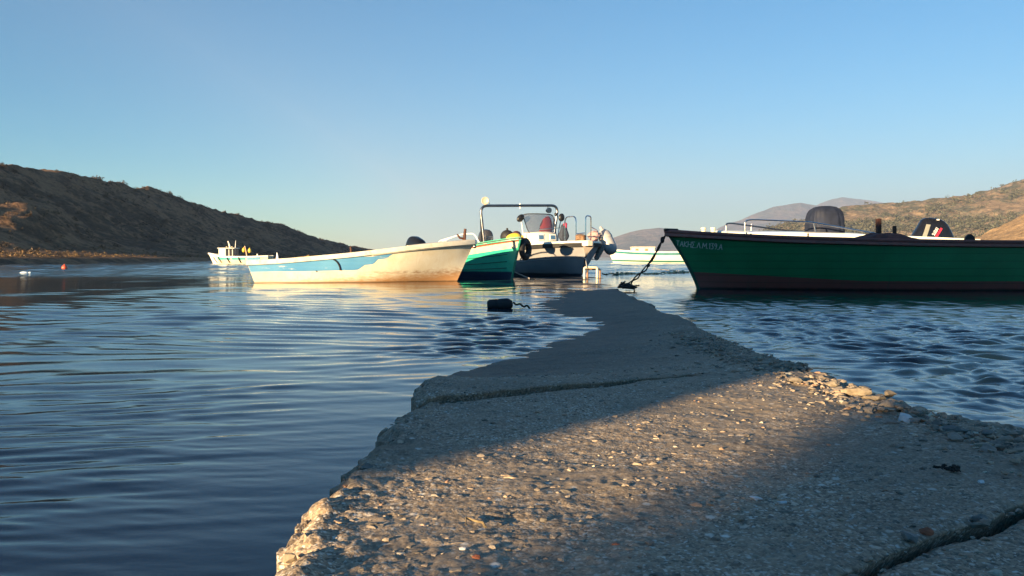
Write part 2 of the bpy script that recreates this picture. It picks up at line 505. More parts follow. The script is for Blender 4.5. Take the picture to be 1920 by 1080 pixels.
def pebbles():
    vs = []; fs = []; n = 0
    g = np.random.default_rng(3)
    spots = []
    for _ in range(2600):                                # general scatter
        d = .95 + 2.9 * g.random() ** 1.6; x = g.uniform(-.31, 1.24); spots.append((x, d, g.choice([.003, .0045, .0065, .010], p=[.4, .33, .2, .07]), .35))
    for _ in range(260):                                 # larger stones bedded near the front
        d = .95 + .9 * g.random() ** 1.5; x = g.uniform(-.3, 1.0); spots.append((x, d, g.choice([.006, .008, .011], p=[.45, .4, .15]), .55))
    for _ in range(2300):                                # right-hand rubble
        d = 1.2 + 4.6 * g.random() ** 1.3; e = abs(g.normal(0, .16)) + .01
        x = float(edge_r(np.array([d]))[0]) - e
        spots.append((x, d, g.choice([.005, .008, .012, .018, .024], p=[.30, .32, .24, .11, .03]), .42))
    for _ in range(150):                                 # left-hand edge
        d = .95 + 2.6 * g.random(); e = abs(g.normal(0, .05)) + .02
        x = float(edge_l(np.array([d]))[0]) + e
        spots.append((x, d, g.choice([.004, .006, .009, .012], p=[.45, .33, .17, .05]), .6))
    for i, (x, d, r, sink) in enumerate(spots):
        v = stone_verts(r, 1000 + i % 160, .55)
        z = jz(x, d)
        xr = float(edge_r(np.array([d]))[0])
        if x < float(edge_l(np.array([d]))[0]) + .012: continue
        if xr - x < .3: z -= .05 * (1 - (xr - x) / .3) * .6 - .008
        vs.append(v + np.array([x, d, z + r * .55 * (1 - 2 * sink) * .6])); fs.append(IF1 + n); n += len(v)
    o = mesh_np('pebbles', np.concatenate(vs), np.concatenate(fs), PEB, jetty, False)
    tag(o, kind='stuff')
pebbles()

def stone(px, py, wpx, label, mat, zoff=.15, flat=.6, grp='loose stones on the jetty'):
    for k in range(4):
        z0 = .15 if k == 0 else zz
        g_ = G(px, py, z0); zz = jz(g_.x, g_.y)
    r = wpx * .5 * g_.y / F
    lo, hi = float(edge_l(np.array([g_.y]))[0]), float(edge_r(np.array([g_.y]))[0])
    g_.x = min(max(g_.x, lo + r * .8), hi - r)
    v = stone_verts(r, int(px * 7 + py), flat)
    o = mesh_np('stone', v, IF1, mat, None, False); o.location = (g_.x, g_.y, zz + r * flat * .35 + (-.006 if px > 1500 and py < 900 else 0))
    return tag(o, label, 'stone', grp)
ST_TAN = paint('tan_stone', (.34, .27, .19), .8, 0, .25, 40, .4)
ST_GREY = paint('grey_stone', (.20, .19, .175), .8, 0, .25, 40, .4)
ST_WHITE = paint('white_stone', (.62, .62, .62), .7, 0, .12, 40, .3)
ST_RED = paint('red_stone', (.30, .10, .05), .7, 0, .25, 60, .4)
stone(1697, 786, 46, 'white angular stone lying alone in the rubble at the right edge', ST_WHITE, flat=.75)
stone(1560, 721, 34, 'flat tan stone at the far end of the sunlit rubble cluster', ST_TAN)
stone(1605, 738, 44, 'largest tan stone in the sunlit rubble cluster on the right edge', ST_TAN)
stone(1640, 747, 40, 'pale flat stone at the right of the sunlit rubble cluster', ST_TAN, flat=.5)
stone(1578, 745, 30, 'small tan stone just left of the largest sunlit stone', ST_TAN)
stone(1625, 730, 30, 'tan stone behind the pale flat one in the sunlit cluster', ST_TAN)
stone(1672, 738, 28, 'small brown stone rightmost of the sunlit cluster', ST_TAN)
stone(1627, 771, 16, 'round cream pebble in front of the sunlit rubble cluster', ST_TAN)
stone(1640, 787, 24, 'grey stone between the cream pebble and the white angular stone', ST_GREY)
stone(1692, 800, 22, 'round grey pebble just in front of the white angular stone', ST_GREY)
stone(1785, 806, 38, 'broad grey stone near the water at the right edge', ST_GREY)
stone(1850, 812, 30, 'dark grey stone nearest the water right of the broad one', ST_GREY)
stone(1840, 905, 20, 'whitish flat pebble alone on the bare concrete at right', ST_WHITE, flat=.5)
stone(1703, 1012, 38, 'grey brown stone wedged in the near joint', ST_GREY, flat=.8)
stone(1740, 1000, 26, 'rusty brown stone wedged in the joint beside the larger grey one', ST_RED, flat=.7)
stone(1838, 978, 34, 'pale grey stone wedged where the joint widens at right', ST_GREY, flat=.7)
stone(1418, 938, 26, 'long pale pebble left of a round one in the middle of the slab', ST_WHITE, flat=.5)
stone(1467, 945, 20, 'round pale pebble in the middle of the near slab', ST_WHITE, flat=.6)
stone(1220, 1020, 22, 'grey pebble right of the orange brick chip', ST_GREY)
stone(1155, 1022, 26, 'small orange brick chip lying on the shaded concrete', ST_RED, flat=.4)
stone(868, 1032, 20, 'white chip on the concrete near the front edge', ST_WHITE, flat=.6)
stone(786, 970, 24, 'cream elongated stone in the sunlit concrete', ST_TAN, flat=.4)
stone(893, 1048, 24, 'brown stone just right of the white chip in front', ST_RED, flat=.5)
stone(575, 1012, 26, 'cream stone upper of two on the left front edge', ST_TAN, flat=.8)
stone(540, 1050, 30, 'cream stone lowest on the left front edge', ST_TAN, flat=.8)
stone(664, 902, 26, 'mossy grey stone on the left edge at the shadow line', ST_GREY, flat=.8)
stone(685, 880, 24, 'dark stone just above the mossy one on the left edge', ST_GREY, flat=.8)

# drift on the concrete
def drift(px, py, name, n, spread, rad, col, label, cat, seed):
    g = np.random.default_rng(seed); q = G(px, py, .15); z = jz(q.x, q.y); mb = MB()
    for _ in range(n):
        a = g.uniform(0, 6.28); l_ = spread * g.uniform(.5, 1.2); c0 = np.array([g.normal() * spread * .4, g.normal() * spread * .4, 0])
        pts = [c0 + np.array([math.cos(a + k * g.normal() * .3) * l_ * (k / 4 - .5), math.sin(a + k * g.normal() * .3) * l_ * (k / 4 - .5), .004 + abs(g.normal()) * rad]) for k in range(5)]
        mb.tube(pts, [rad, rad, rad * .9, rad * .8, rad * .5], 6)
    o = mb.build(name, paint(name + '_stuff', col, .8, 0, .4, 60, .5)); o.location = (q.x, q.y, z + .003); tag(o, label, cat)
drift(1783, 902, 'seaweed_clump', 16, .022, .0030, (.03, .022, .016), 'small dark dried seaweed clump on the bare concrete at right', 'seaweed', 3)
drift(930, 996, 'dry_twig', 1, .06, .0022, (.26, .19, .10), 'thin dry twig lying on the concrete in the front', 'twig', 8)

# ================================================================== UNSEEN BANK BEHIND THE CAMERA (crest and notch shaped for the long shade)
def shade_bank():
    uu = np.concatenate([np.linspace(-60, -14, 30)[:-1], np.linspace(-14, 3, 380), np.linspace(3, 60, 40)[1:]])
    ss = np.concatenate([np.linspace(-80, -24, 14)[:-1], np.linspace(-24, -3, 90)])
    Sg, U = np.meshgrid(ss, uu, indexing='ij')
    crest = np.interp(U, [-60, -14, -12.4, -9.6, -9.0, -1.36, -1.27, -.66, -.50, 3, 20, 60], [.2, .2, .6, 4.2, 5.25, 5.75, 1.5, 1.5, 5.25, 5.3, 4.6, 4.0])
    bumps = .22 * fbm(U * .9, Sg * .5, 4, 51) + .10 * fbm(U * 4, Sg * 2, 3, 55)
    crest = crest + bumps
    prof = np.interp(Sg, [-80, -24, -15, -13, -11.5, -8, -3], [.55, .7, .93, 1.0, .75, .25, -.12])
    z = crest * prof
    z = np.where(Sg > -3.5, np.minimum(z, -.3), z)
    x, y = xy(U, Sg)
    o = mesh_np('shade_bank', np.stack([x.ravel(), y.ravel(), z.ravel()], 1), grid_faces(len(ss), len(uu), True), HILL_MAT)
    tag(o, kind='structure')

# ================================================================== HILLS
def hill_material(name, grass, scrub, rock, sc=1.0, cover=.5):
    t = NT(name); g = t.n('ShaderNodeNewGeometry'); p = g.outputs['Position']
    n1 = t.noise(p, .05 * sc, 6, .65, .3); n2 = t.noise(p, .35 * sc, 6, .7); n3 = t.noise(p, 1.6 * sc, 5, .7)
    c = t.ramp(n3, [(.3, tuple(q * .55 for q in grass)), (.55, grass), (.75, tuple(min(1, q * 1.35) for q in grass))])
    k = t.math('ADD', t.math('MULTIPLY', n2, .65), t.math('MULTIPLY', n1, .5))
    m = t.ramp(k, [(cover, 0), (cover + .09, 1)])
    c = t.mix(m, c, t.mix(t.ramp(n3, [(.35, 0), (.65, 1)]), tuple(q * .6 for q in scrub), tuple(q * 1.4 for q in scrub)))
    rk = t.ramp(t.noise(p, .9 * sc, 5, .75, .6), [(.62, 0), (.68, 1)])
    c = t.mix(t.math('MULTIPLY', rk, .7), c, rock)
    nm = t.bump(t.math('ADD', n3, t.math('MULTIPLY', n2, 2.0)), .8, .35 / sc)
    return t.fin(c, .95, nm, 0, .1)
HILL_MAT = hill_material('dark_headland_scrub', (.30, .17, .095), (.095, .064, .042), (.26, .19, .145), 1.0, .54)
RIGHT_MAT = hill_material('dry_grass_hillside', (.31, .22, .145), (.12, .118, .085), (.36, .29, .22), .22, .56)
SPUR_MAT = hill_material('tan_grass_spur', (.42, .275, .15), (.20, .16, .09), (.42, .32, .22), .5, .78)
FAR_MAT = hill_material('bare_mountain', (.27, .19, .145), (.12, .11, .085), (.36, .29, .24), .02, .55)
shade_bank()

# left headland: its ridge runs away from the camera, so its near face lies in its own shade
RIDGE = [(-60, .4), (5, .6), (30, 2.2), (45, 3.0), (58, 4.0), (70, 5.2), (82, 7.4), (95, 9.8), (110, 12.2), (125, 13.1), (154, 13.9), (175, 13.6), (197, 13.1), (230, 11.6), (273, 9.5), (340, 6.2), (444, 2.9), (480, .9), (540, -1)]
def head_z(x, y):
    q = (-39.5 + 1.6 * fbm(y * .06, y * 0, 3, 9)) - x
    rh = np.interp(y, [p[0] for p in RIDGE], [p[1] for p in RIDGE])
    s_ = np.maximum(q - 4.5, 0) / 30.5
    up = np.clip(s_, 0, 1) ** 1.5
    z = rh * np.where(s_ <= 1, up, 1 - .55 * sstep(1, 3.2, s_))
    beach = np.clip(q / 1.2, 0, 1) * .45 * sstep(500, 460, y)
    z = z + beach + np.clip(q, -3, 0) * .25
    z = z + .10 * np.clip(q - 1, 0, 4) + 3.0 * np.exp(-((x + 56) / 5) ** 2 - ((y - 100) / 9) ** 2)
    am = sstep(6, 16, q) * sstep(.5, 5, rh)
    z = z + am * (1.7 * fbm(x * .06, y * .035, 4, 17) + .75 * fbm(x * .25, y * .16, 4, 27) + .35 * fbm(x * .9, y * .6, 3, 37))
    return z
def headland():
    y = np.concatenate([np.linspace(-60, 50, 40)[:-1], np.linspace(50, 260, 480)[:-1], np.linspace(260, 540, 260)])
    x = np.concatenate([np.linspace(-240, -85, 30)[:-1], np.linspace(-85, -36, 190)])
    Y, X = np.meshgrid(y, x, indexing='ij')
    z = head_z(X, Y)
    o = mesh_np('headland', np.stack([X.ravel(), Y.ravel(), z.ravel()], 1), grid_faces(len(y), len(x)), HILL_MAT)
    tag(o, kind='structure')
headland()

def px_ridge(pts, d):
    az = [(p[0] - 960) / F for p in pts]; zz = [CAMH + (482 - p[1]) / F * d for p in pts]
    return az, zz
def range_(name, pts, dbase, dridge, mat, na=400, nd=90, amp=1.0, rough=.02, seed=0, extend=(0, 0), backd=1.35):
    """a hillside: ridge heights known along bearings, sloping down to the water in front and away behind"""
    az, zz = px_ridge(pts, dridge)
    a = np.linspace(az[0], az[-1], na); dn = np.concatenate([np.linspace(0, 1, nd), np.linspace(1, 2, nd // 3)[1:]])
    A, T = np.meshgrid(a, dn, indexing='ij')
    base = np.interp(A, [az[0], az[-1]], dbase) if hasattr(dbase, '__len__') else dbase + 0 * A
    d = np.where(T <= 1, base + (dridge - base) * T, dridge + (dridge * backd - dridge) * (T - 1))
    rz = np.interp(A, az, zz)
    x = A * d; y = d
    prof = np.where(T <= 1, .18 * T + .82 * T ** 1.35, 1 - .5 * (T - 1) ** 1.2)
    sc = 1.0 / (dridge * .12)
    nz = fbm(x * sc, y * sc * .7, 6, seed, .52)
    ridg = np.abs(fbm(x * sc * 1.3 + 4, y * sc * .55, 5, seed + 20, .5))
    hmax = max(zz)
    z = rz * prof + hmax * amp * (.13 * nz - .16 * ridg) * np.sin(np.clip(T, 0, 1) * np.pi * .93) \
        + hmax * rough * fbm(x * sc * 9, y * sc * 9, 3, seed + 3) * sstep(0, .3, T)
    z = z - 1.2 * (T < .001)
    o = mesh_np(name, np.stack([x.ravel(), y.ravel(), z.ravel()], 1), grid_faces(na, len(dn), True), mat)
    tag(o, kind='structure')
    return (a, dn, x, y, z)
HA = range_('mountain', [(1080, 474), (1130, 452), (1180, 435), (1210, 429), (1235, 427), (1260, 430), (1300, 437), (1350, 448), (1420, 462), (1500, 474)], 2300, 3100, FAR_MAT, 360, 80, .9, .012, 3)
HB = range_('mountain', [(1270, 470), (1320, 444), (1350, 425), (1385, 413), (1420, 398), (1450, 387), (1475, 383), (1500, 380), (1530, 386), (1580, 398), (1700, 420), (1850, 440)], 3000, 4300, FAR_MAT, 360, 80, .8, .012, 13)
HC = range_('mountain', [(1440, 440), (1500, 402), (1535, 382), (1560, 374), (1578, 371), (1600, 374), (1640, 378), (1670, 384), (1720, 395), (1800, 410), (1920, 430)], 4400, 5400, FAR_MAT, 360, 80, .8, .010, 23)
HR = range_('hillside', [(1330, 470), (1380, 452), (1424, 434), (1455, 424), (1480, 416), (1500, 410), (1540, 397), (1578, 388), (1620, 384), (1666, 382), (1700, 379), (1745, 374), (1803, 368), (1850, 358), (1920, 340), (2050, 305), (2300, 260)], (430, 330), 640, RIGHT_MAT, 760, 150, .55, .03, 33)
HR2 = range_('hillside', [(1680, 420), (1720, 398), (1760, 384), (1800, 370), (1837, 361), (1880, 347), (1920, 334), (2000, 305), (2100, 280), (2300, 240)], 760, 980, RIGHT_MAT, 400, 80, .5, .02, 43)
HS = range_('hillside', [(1740, 468), (1790, 455), (1830, 444), (1870, 426), (1920, 399), (1980, 372), (2060, 345), (2300, 290)], (200, 150), 250, SPUR_MAT, 420, 90, .35, .018, 53)

# ------------------------------------------------------------------ scrub: leaf clumps
def leaf_material(name, col):
    t = NT(name); g = t.n('ShaderNodeNewGeometry')
    c = t.ramp(g.outputs['Random Per Island'], [(0, tuple(q * .5 for q in col)), (.6, col), (1, tuple(q * 1.7 for q in col))])
    return t.fin(c, .85, None, 0, .15)
def scrub(name, pts, sizes, mat, leaves, seed, lf=.34, tall=.8):
    g = np.random.default_rng(seed)
    n = len(pts); pts = np.asarray(pts); sizes = np.asarray(sizes)
    dirs = g.normal(size=(n, leaves, 3)); dirs /= np.linalg.norm(dirs, axis=2, keepdims=True)
    rad = g.random((n, leaves, 1)) ** .4
    lump = 1 + .35 * np.sin(dirs[..., :1] * 5 + g.random((n, 1, 1)) * 6) * np.cos(dirs[..., 1:2] * 4 + g.random((n, 1, 1)) * 6)
    c = dirs * rad * lump * sizes[:, None, None] * np.array([1, 1, tall]) + pts[:, None, :] + np.array([0, 0, 1]) * (sizes * .12)[:, None, None]
    a = g.normal(size=(n, leaves, 3)); b = g.normal(size=(n, leaves, 3))
    a /= np.linalg.norm(a, axis=2, keepdims=True); b -= a * (a * b).sum(2, keepdims=True); b /= np.linalg.norm(b, axis=2, keepdims=True)
    s_ = (sizes[:, None, None] * lf * g.uniform(.6, 1.3, (n, leaves, 1)))
    q = np.stack([c - a * s_, c + b * s_ * .6, c + a * s_, c - b * s_ * .6], 2).reshape(-1, 3)
    o = mesh_np(name, q, np.arange(len(q)).reshape(-1, 4), mat, None, False)
    tag(o, kind='stuff'); return o
def sample_range(h, n, seed, tmin=.05, tmax=.97, dens=None):
    a, dn, x, y, z = h; g = np.random.default_rng(seed); out = []
    while len(out) < n:
        i = g.integers(0, x.shape[0] - 1); t = g.uniform(tmin, tmax)
        j = int(np.argmin(np.abs(dn - t)))
        if dens is not None and g.random() > dens(x[i, j], y[i, j], dn[j]): continue
        out.append((x[i, j] + g.normal() * 2, y[i, j] + g.normal() * 2, z[i, j]))
    return out
LEAF_G = leaf_material('olive_leaves', (.085, .085, .06)); LEAF_D = leaf_material('dark_scrub_leaves', (.075, .052, .034)); LEAF_T = leaf_material('dry_tufts', (.17, .11, .058))
def den(x, y, t):
    k = float(fbm(np.array([x * .012]), np.array([y * .016]), 3, 77)[0])
    return min(1, max(.05, .3 + 2.6 * k + .25 * (x > 260) * 1.0))
pr = sample_range(HR, 2600, 5, .1, 1.0, den)
scrub('hillside_scrub', pr, np.random.default_rng(1).uniform(1.3, 3.6, len(pr)), LEAF_G, 44, 2, .22)
pr = sample_range(HR2, 900, 6, .2, 1.0)
scrub('hillside_scrub', pr, np.random.default_rng(1).uniform(2.0, 5.0, len(pr)), LEAF_G, 34, 3, .24)
g_ = np.random.default_rng(8)
pl = []; sl = []
while len(pl) < 4600:
    y = 55 + 420 * g_.random() ** 1.4; x = -41 - 36 * g_.random() ** .9
    if float(fbm(np.array([x * .09]), np.array([y * .06]), 3, 7)[0]) + g_.normal() * .25 < -.02: continue
    if y < 74 or (x > -47.5 and y < 110 and g_.random() < .85): continue
    pl.append((x, y, float(head_z(np.array([x]), np.array([y]))[0]))); sl.append(g_.uniform(.12, .5) * (1.25 if g_.random() < .12 else .8))
for px, d, sz in ((8, 126, 1.1), (30, 127, .7), (187, 156, 1.5), (178, 155, .8), (110, 142, .6), (240, 170, .9), (320, 187, 1.1), (341, 194, 1.0), (385, 214, .8), (420, 232, .9), (470, 252, 1.1), (560, 300, 1.2), (600, 330, 1.2)):
    x = (px - 960) / F * d
    pl.append((x, d, float(head_z(np.array([x]), np.array([float(d)]))[0]) + .1)); sl.append(sz)
scrub('headland_scrub', pl[:-13], sl[:-13], LEAF_D, 48, 9, .22)
scrub('ridge_bushes', pl[-13:], np.array(sl[-13:]) * .62, LEAF_D, 260, 19, .15)
pl = []; sl = []
while len(pl) < 3400:
    y = 66 + 250 * g_.random() ** 1.3; x = -41.4 - (7 * g_.random() ** 1.5 if g_.random() < .6 else 34 * g_.random())
    pl.append((x, y, float(head_z(np.array([x]), np.array([y]))[0]))); sl.append(g_.uniform(.07, .19))
scrub('headland_grass', pl, sl, LEAF_T, 18, 10, .42, 1.0)

# unseen leaf clumps added behind the camera to dapple the near edge of the sunlit strip
def shade_leaves():
    g = np.random.default_rng(31); pts = []
    while len(pts) < 170:
        u = g.uniform(-.96, -.42)
        if g.random() > sstep(-.98, -.5, u): continue
        x, y = xy(u, -13.5 + g.normal() * .4); pts.append((x, y, g.uniform(1.3, 3.3)))
    scrub('shade_leaves', pts, g.uniform(.08, .2, len(pts)), LEAF_D, 40, 33, .22, 1.2)
shade_leaves()

# ================================================================== HAZE
def haze():
    mb = MB(); mb.box(((-700 + 5200) / 2, (-260 + 6600) / 2, 230), (5900, 6860, 470))
    t = NT('pale_air'); t.N.remove(t.bsdf)
    v = t.n('ShaderNodeVolumePrincipled'); v.inputs['Color'].default_value = (.50, .63, .90, 1); v.inputs['Density'].default_value = HAZE_D
    v.inputs['Anisotropy'].default_value = 0.0
    t.L.new(v.outputs[0], t.out.inputs['Volume'])
    o = mb.build('haze', t.m, None, False); tag(o, kind='stuff')
HAZE_D = .00020
haze()
# ================================================================== BOAT KIT
class Hull:
    """+x bow, +y port. t 0 stern .. 1 stem foot; v 0 keel .. 1 sheer; z given in metres above the water"""
    def __init__(s, L_, B, sheer, beam, expo, keel=-.22, rake=.4, trake=.1, curve=1.0, rpow=4, fore=1.0):
        s.L, s.B, s.sheer_, s.beam_, s.expo_, s.keel, s.rake, s.trake, s.curve, s.rpow = L_, B, sheer, beam, expo, keel, rake, trake, curve, rpow
        s.z1 = sheer[-1][1]; s.fore = fore
    def sheer(s, t): return float(crom(s.sheer_, t))
    def beam(s, t): return max(.0, float(crom(s.beam_, t))) * s.B
    def kz(s, t): return s.keel * (1 - .35 * t ** 6)
    def pt(s, t, z, side=1, off=0.0):
        zs = s.sheer(t); k = s.kz(t); v = min(1, max(0, (z - k) / (zs - k)))
        a = float(crom(s.expo_, t)); y = s.beam(t) * v ** a
        x = -s.L / 2 + s.L * t
        zz = z / s.z1
        x += s.rake * (math.copysign(abs(zz) ** s.curve, zz)) * t ** s.rpow - s.trake * (z / s.sheer(0)) * (1 - t) ** 6
        return Vector((x, side * (y + off), z))
    def t_at(s, x, z):
        lo, hi = 0.0, 1.0
        for _ in range(30):
            m = (lo + hi) / 2
            if s.pt(m, z).x < x: lo = m
            else: hi = m
        return (lo + hi) / 2
    def shell(s, name, mat, parent, nt=80, nv=34):
        mb = MB(); ts = [1 - (1 - i / nt) ** 1.35 for i in range(nt + 1)]
        rings = []
        for t in ts:
            zs, k = s.sheer(t), s.kz(t)
            ring = [s.pt(t, k + (zs - k) * (1 - j / nv) ** 1.2, 1) for j in range(nv + 1)]
            ring += [s.pt(t, k + (zs - k) * (j / nv) ** 1.2, -1) for j in range(1, nv + 1)]
            rings.append(ring)
        mb.rings(rings, closed=False)
        n = len(rings[0]); mb.f.append(tuple(range(n)))                 # transom
        # inner liner down to a sole, so the boat is a real open hull
        th = .035; inner = []
        for t in ts:
            zs = s.sheer(t); b = max(.004, s.beam(t) - th); fl = zs - s.depth(t)
            p = s.pt(t, zs); xx = p.x - (th if t > .97 else 0)
            q_ = s.pt(t, fl); bl = max(.002, min(b * .9, q_.y - .03)); xl = q_.x + (.05 if t < .02 else 0) - (.05 if t > .97 else 0)
            inner.append([(xx, b, zs), (xl, bl, fl), (xl, -bl, fl), (xx, -b, zs)])
        mb.rings(inner, closed=False)
        b0 = len(mb.v) - len(inner) * 4
        for i in range(len(ts) - 1):                                    # close the gunwale edge
            mb.f.append((i * n, (i + 1) * n, b0 + (i + 1) * 4, b0 + i * 4))
            mb.f.append((i * n + n - 1, (i + 1) * n + n - 1, b0 + (i + 1) * 4 + 3, b0 + i * 4 + 3))
        mb.f.append((b0, b0 + 1, b0 + 2, b0 + 3))
        return mb.build(name, mat, parent, True, 40)
    def depth(s, t): return .32
    def rail(s, name, mat, parent, w=.05, h=.1, out=.03, up=.01, t0=0.0, t1=1.0, nt=60, inn=None, stern=True):
        """rounded rubbing strake following the sheer round both sides and the stem"""
        inn = w if inn is None else inn
        prof = [(out, -h * .85), (out, -h * .15), (out * .6, up), (-inn * .8, up), (-inn, up * .4), (-inn, -h * .5), (-.004, -h)]
        rings = []
        path = [(t0 + (t1 - t0) * (1 - (1 - i / nt) ** 1.5), 1) for i in range(nt + 1)]
        path += [(t, -1) for t, _ in reversed(path[:-1])]
        for t, sd in path:
            zs = s.sheer(t); p = s.pt(t, zs, sd)
            e = 1e-3; q0 = s.pt(max(0, t - e), s.sheer(max(0, t - e)), 1); q1 = s.pt(min(1, t + e), s.sheer(min(1, t + e)), 1)
            tg = Vector((q1.x - q0.x, q1.y - q0.y, 0)).normalized()
            nn = Vector((-tg.y, tg.x, 0)) if t < .999 else Vector((1, 0, 0))
            if nn.y < 0 and t < .999: nn = -nn
            nn = Vector((nn.x, nn.y * sd, 0)) if t < .999 else Vector((1, 0, 0))
            rings.append([p + nn * a + Vector((0, 0, b)) for a, b in prof])
        return MB().rings(rings).build(name, mat, parent, True, 35)
    def band(s, name, mat, parent, tz, side=-1, off=.004, nv=12, both=False):
        """thin painted band: tz = list of (t, z bottom, z top)"""
        mb = MB()
        for sd in ((1, -1) if both else (side,)):
            cols = []
            for t, a, b in tz:
                cols.append([s.pt(t, a + (b - a) * j / nv, sd, off if 0 < j < nv else off) for j in range(nv + 1)])
            mb.rings(cols, closed=False)
        return mb.build(name, mat, parent, True, 60)
    def deck(s, name, mat, parent, t0, t1, drop=.02, crown=.05, w=.93, n=24):
        rings = []
        for i in range(n + 1):
            t = t0 + (t1 - t0) * i / n; z = s.sheer(t) - drop; b = s.beam(t) * w; p = s.pt(t, s.sheer(t))
            rings.append([(p.x - .01, b * k, z + crown * (1 - k * k)) for k in (-1, -.8, -.5, -.2, .2, .5, .8, 1)])
        mb = MB().rings(rings, closed=False)
        r0 = rings[0]; m = len(mb.v)
        mb.add([(q[0], q[1], q[2] - .25) for q in r0], []); nb = len(r0)
        for j in range(nb - 1): mb.f.append((j, j + 1, m + j + 1, m + j))
        return mb.build(name, mat, parent, True, 40)

def arc(p0, p1, sag=0.0, n=14):
    p0, p1 = Vector(p0), Vector(p1)
    return [p0.lerp(p1, i / n) - Vector((0, 0, sag * 4 * (i / n) * (1 - i / n))) for i in range(n + 1)]
def smooth_path(pts, n=8):
    pts = [Vector(p) for p in pts]; out = []
    for i in range(len(pts) - 1):
        a = pts[max(i-1, 0)]; b = pts[i]; c = pts[i+1]; d = pts[min(i+2, len(pts)-1)]
        for k in range(n):
            t = k / n
            out.append(.5 * ((2*b) + (c - a) * t + (2*a - 5*b + 4*c - d) * t*t + (3*b - a - 3*c + d) * t**3))
    return out + [pts[-1]]
def bent(pts, r=.12, n=5):
    """polyline with rounded corners, for bent tube"""
    pts = [Vector(p) for p in pts]; out = [pts[0]]
    for i in range(1, len(pts) - 1):
        a, b, c = pts[i-1], pts[i], pts[i+1]
        ra = min(r, (a - b).length * .45, (c - b).length * .45)
        p, q = b + (a - b).normalized() * ra, b + (c - b).normalized() * ra
        for k in range(n + 1):
            t = k / n; out.append(p * (1-t)**2 + b * 2*t*(1-t) + q * t*t)
    return out + [pts[-1]]
def rope_mat(name, col):
    if name in _M: return _M[name]
    t = NT(name); v = t.coord('Object')
    wv = t.n('ShaderNodeTexWave', wave_type='BANDS', bands_direction='DIAGONAL'); t.L.new(v, wv.inputs[0]); wv.inputs['Scale'].default_value = 25; wv.inputs['Distortion'].default_value = 1
    c = t.mix(wv.outputs[1], tuple(q * .55 for q in col), col)
    _M[name] = t.fin(c, .9, t.bump(wv.outputs[1], .5, .004)); return t.m

# hand-painted stroke letters (unit box 0..w, 0..1)
GLY = {
 'T': (.62, [[(0, 1), (.62, 1)], [(.31, 1), (.31, 0)]]), 'A': (.66, [[(0, 0), (.33, 1), (.66, 0)], [(.13, .38), (.53, .38)]]),
 'K': (.60, [[(0, 0), (0, 1)], [(.58, 1), (0, .48), (.6, 0)]]), 'H': (.60, [[(0, 0), (0, 1)], [(.6, 0), (.6, 1)], [(0, .5), (.6, .5)]]),
 '\u03a3': (.58, [[(.58, 1), (0, 1), (.34, .5), (0, 0), (.6, 0)]]), '\u039b': (.66, [[(0, 0), (.33, 1), (.66, 0)]]),
 'M': (.78, [[(0, 0), (.05, 1), (.39, .3), (.73, 1), (.78, 0)]]), '.': (.12, [[(.0, .0), (.1, .0)], [(0, .06), (.1, .06)]]),
 '1': (.24, [[(0, .78), (.2, 1), (.2, 0)]]), '3': (.5, [[(0, 1), (.46, 1), (.2, .58), (.42, .48), (.5, .26), (.36, .04), (0, .02)]]),
 '9': (.5, [[(.48, .78), (.36, .98), (.14, .98), (.02, .76), (.14, .56), (.36, .58), (.48, .78), (.44, .3), (.2, 0)]]),
 'S': (.52, [[(.52, .92), (.3, 1), (.06, .92), (.04, .68), (.26, .52), (.48, .36), (.48, .12), (.24, 0), (0, .08)]]),
 'U': (.56, [[(0, 1), (0, .2), (.14, .02), (.42, .02), (.56, .2), (.56, 1)]]), 'Z': (.54, [[(0, 1), (.54, 1), (0, 0), (.54, 0)]]),
 'I': (.1, [[(.05, 0), (.05, 1)]])}
def lettering(name, text, h, place, mat, parent, sw=.085, gap=.2, squeeze=1.0, thick=.0025):
    mb = MB(); u = 0
    for ch in text:
        if ch == ' ': u += .4; continue
        wd, strokes = GLY[ch]
        for st in strokes:
            pts = [(u + a * squeeze, b) for a, b in st]
            fine = []
            for (a0, b0), (a1, b1) in zip(pts[:-1], pts[1:]):
                for k in range(4): fine.append((a0 + (a1-a0)*k/4, b0 + (b1-b0)*k/4))
            fine.append(pts[-1]); rings = []
            for i, (a, b) in enumerate(fine):
                q0, q1 = fine[max(i-1, 0)], fine[min(i+1, len(fine)-1)]
                tx, ty = q1[0]-q0[0], q1[1]-q0[1]; l = math.hypot(tx, ty) or 1
                nx, ny = -ty/l*sw/2, tx/l*sw/2
                rings.append([place((a+nx)*h, (b+ny)*h, thick), place((a-nx)*h, (b-ny)*h, thick), place((a-nx)*h, (b-ny)*h, 0), place((a+nx)*h, (b+ny)*h, 0)])
            mb.rings(rings)
        u += wd * squeeze + gap
    return mb.build(name, mat, parent, False)

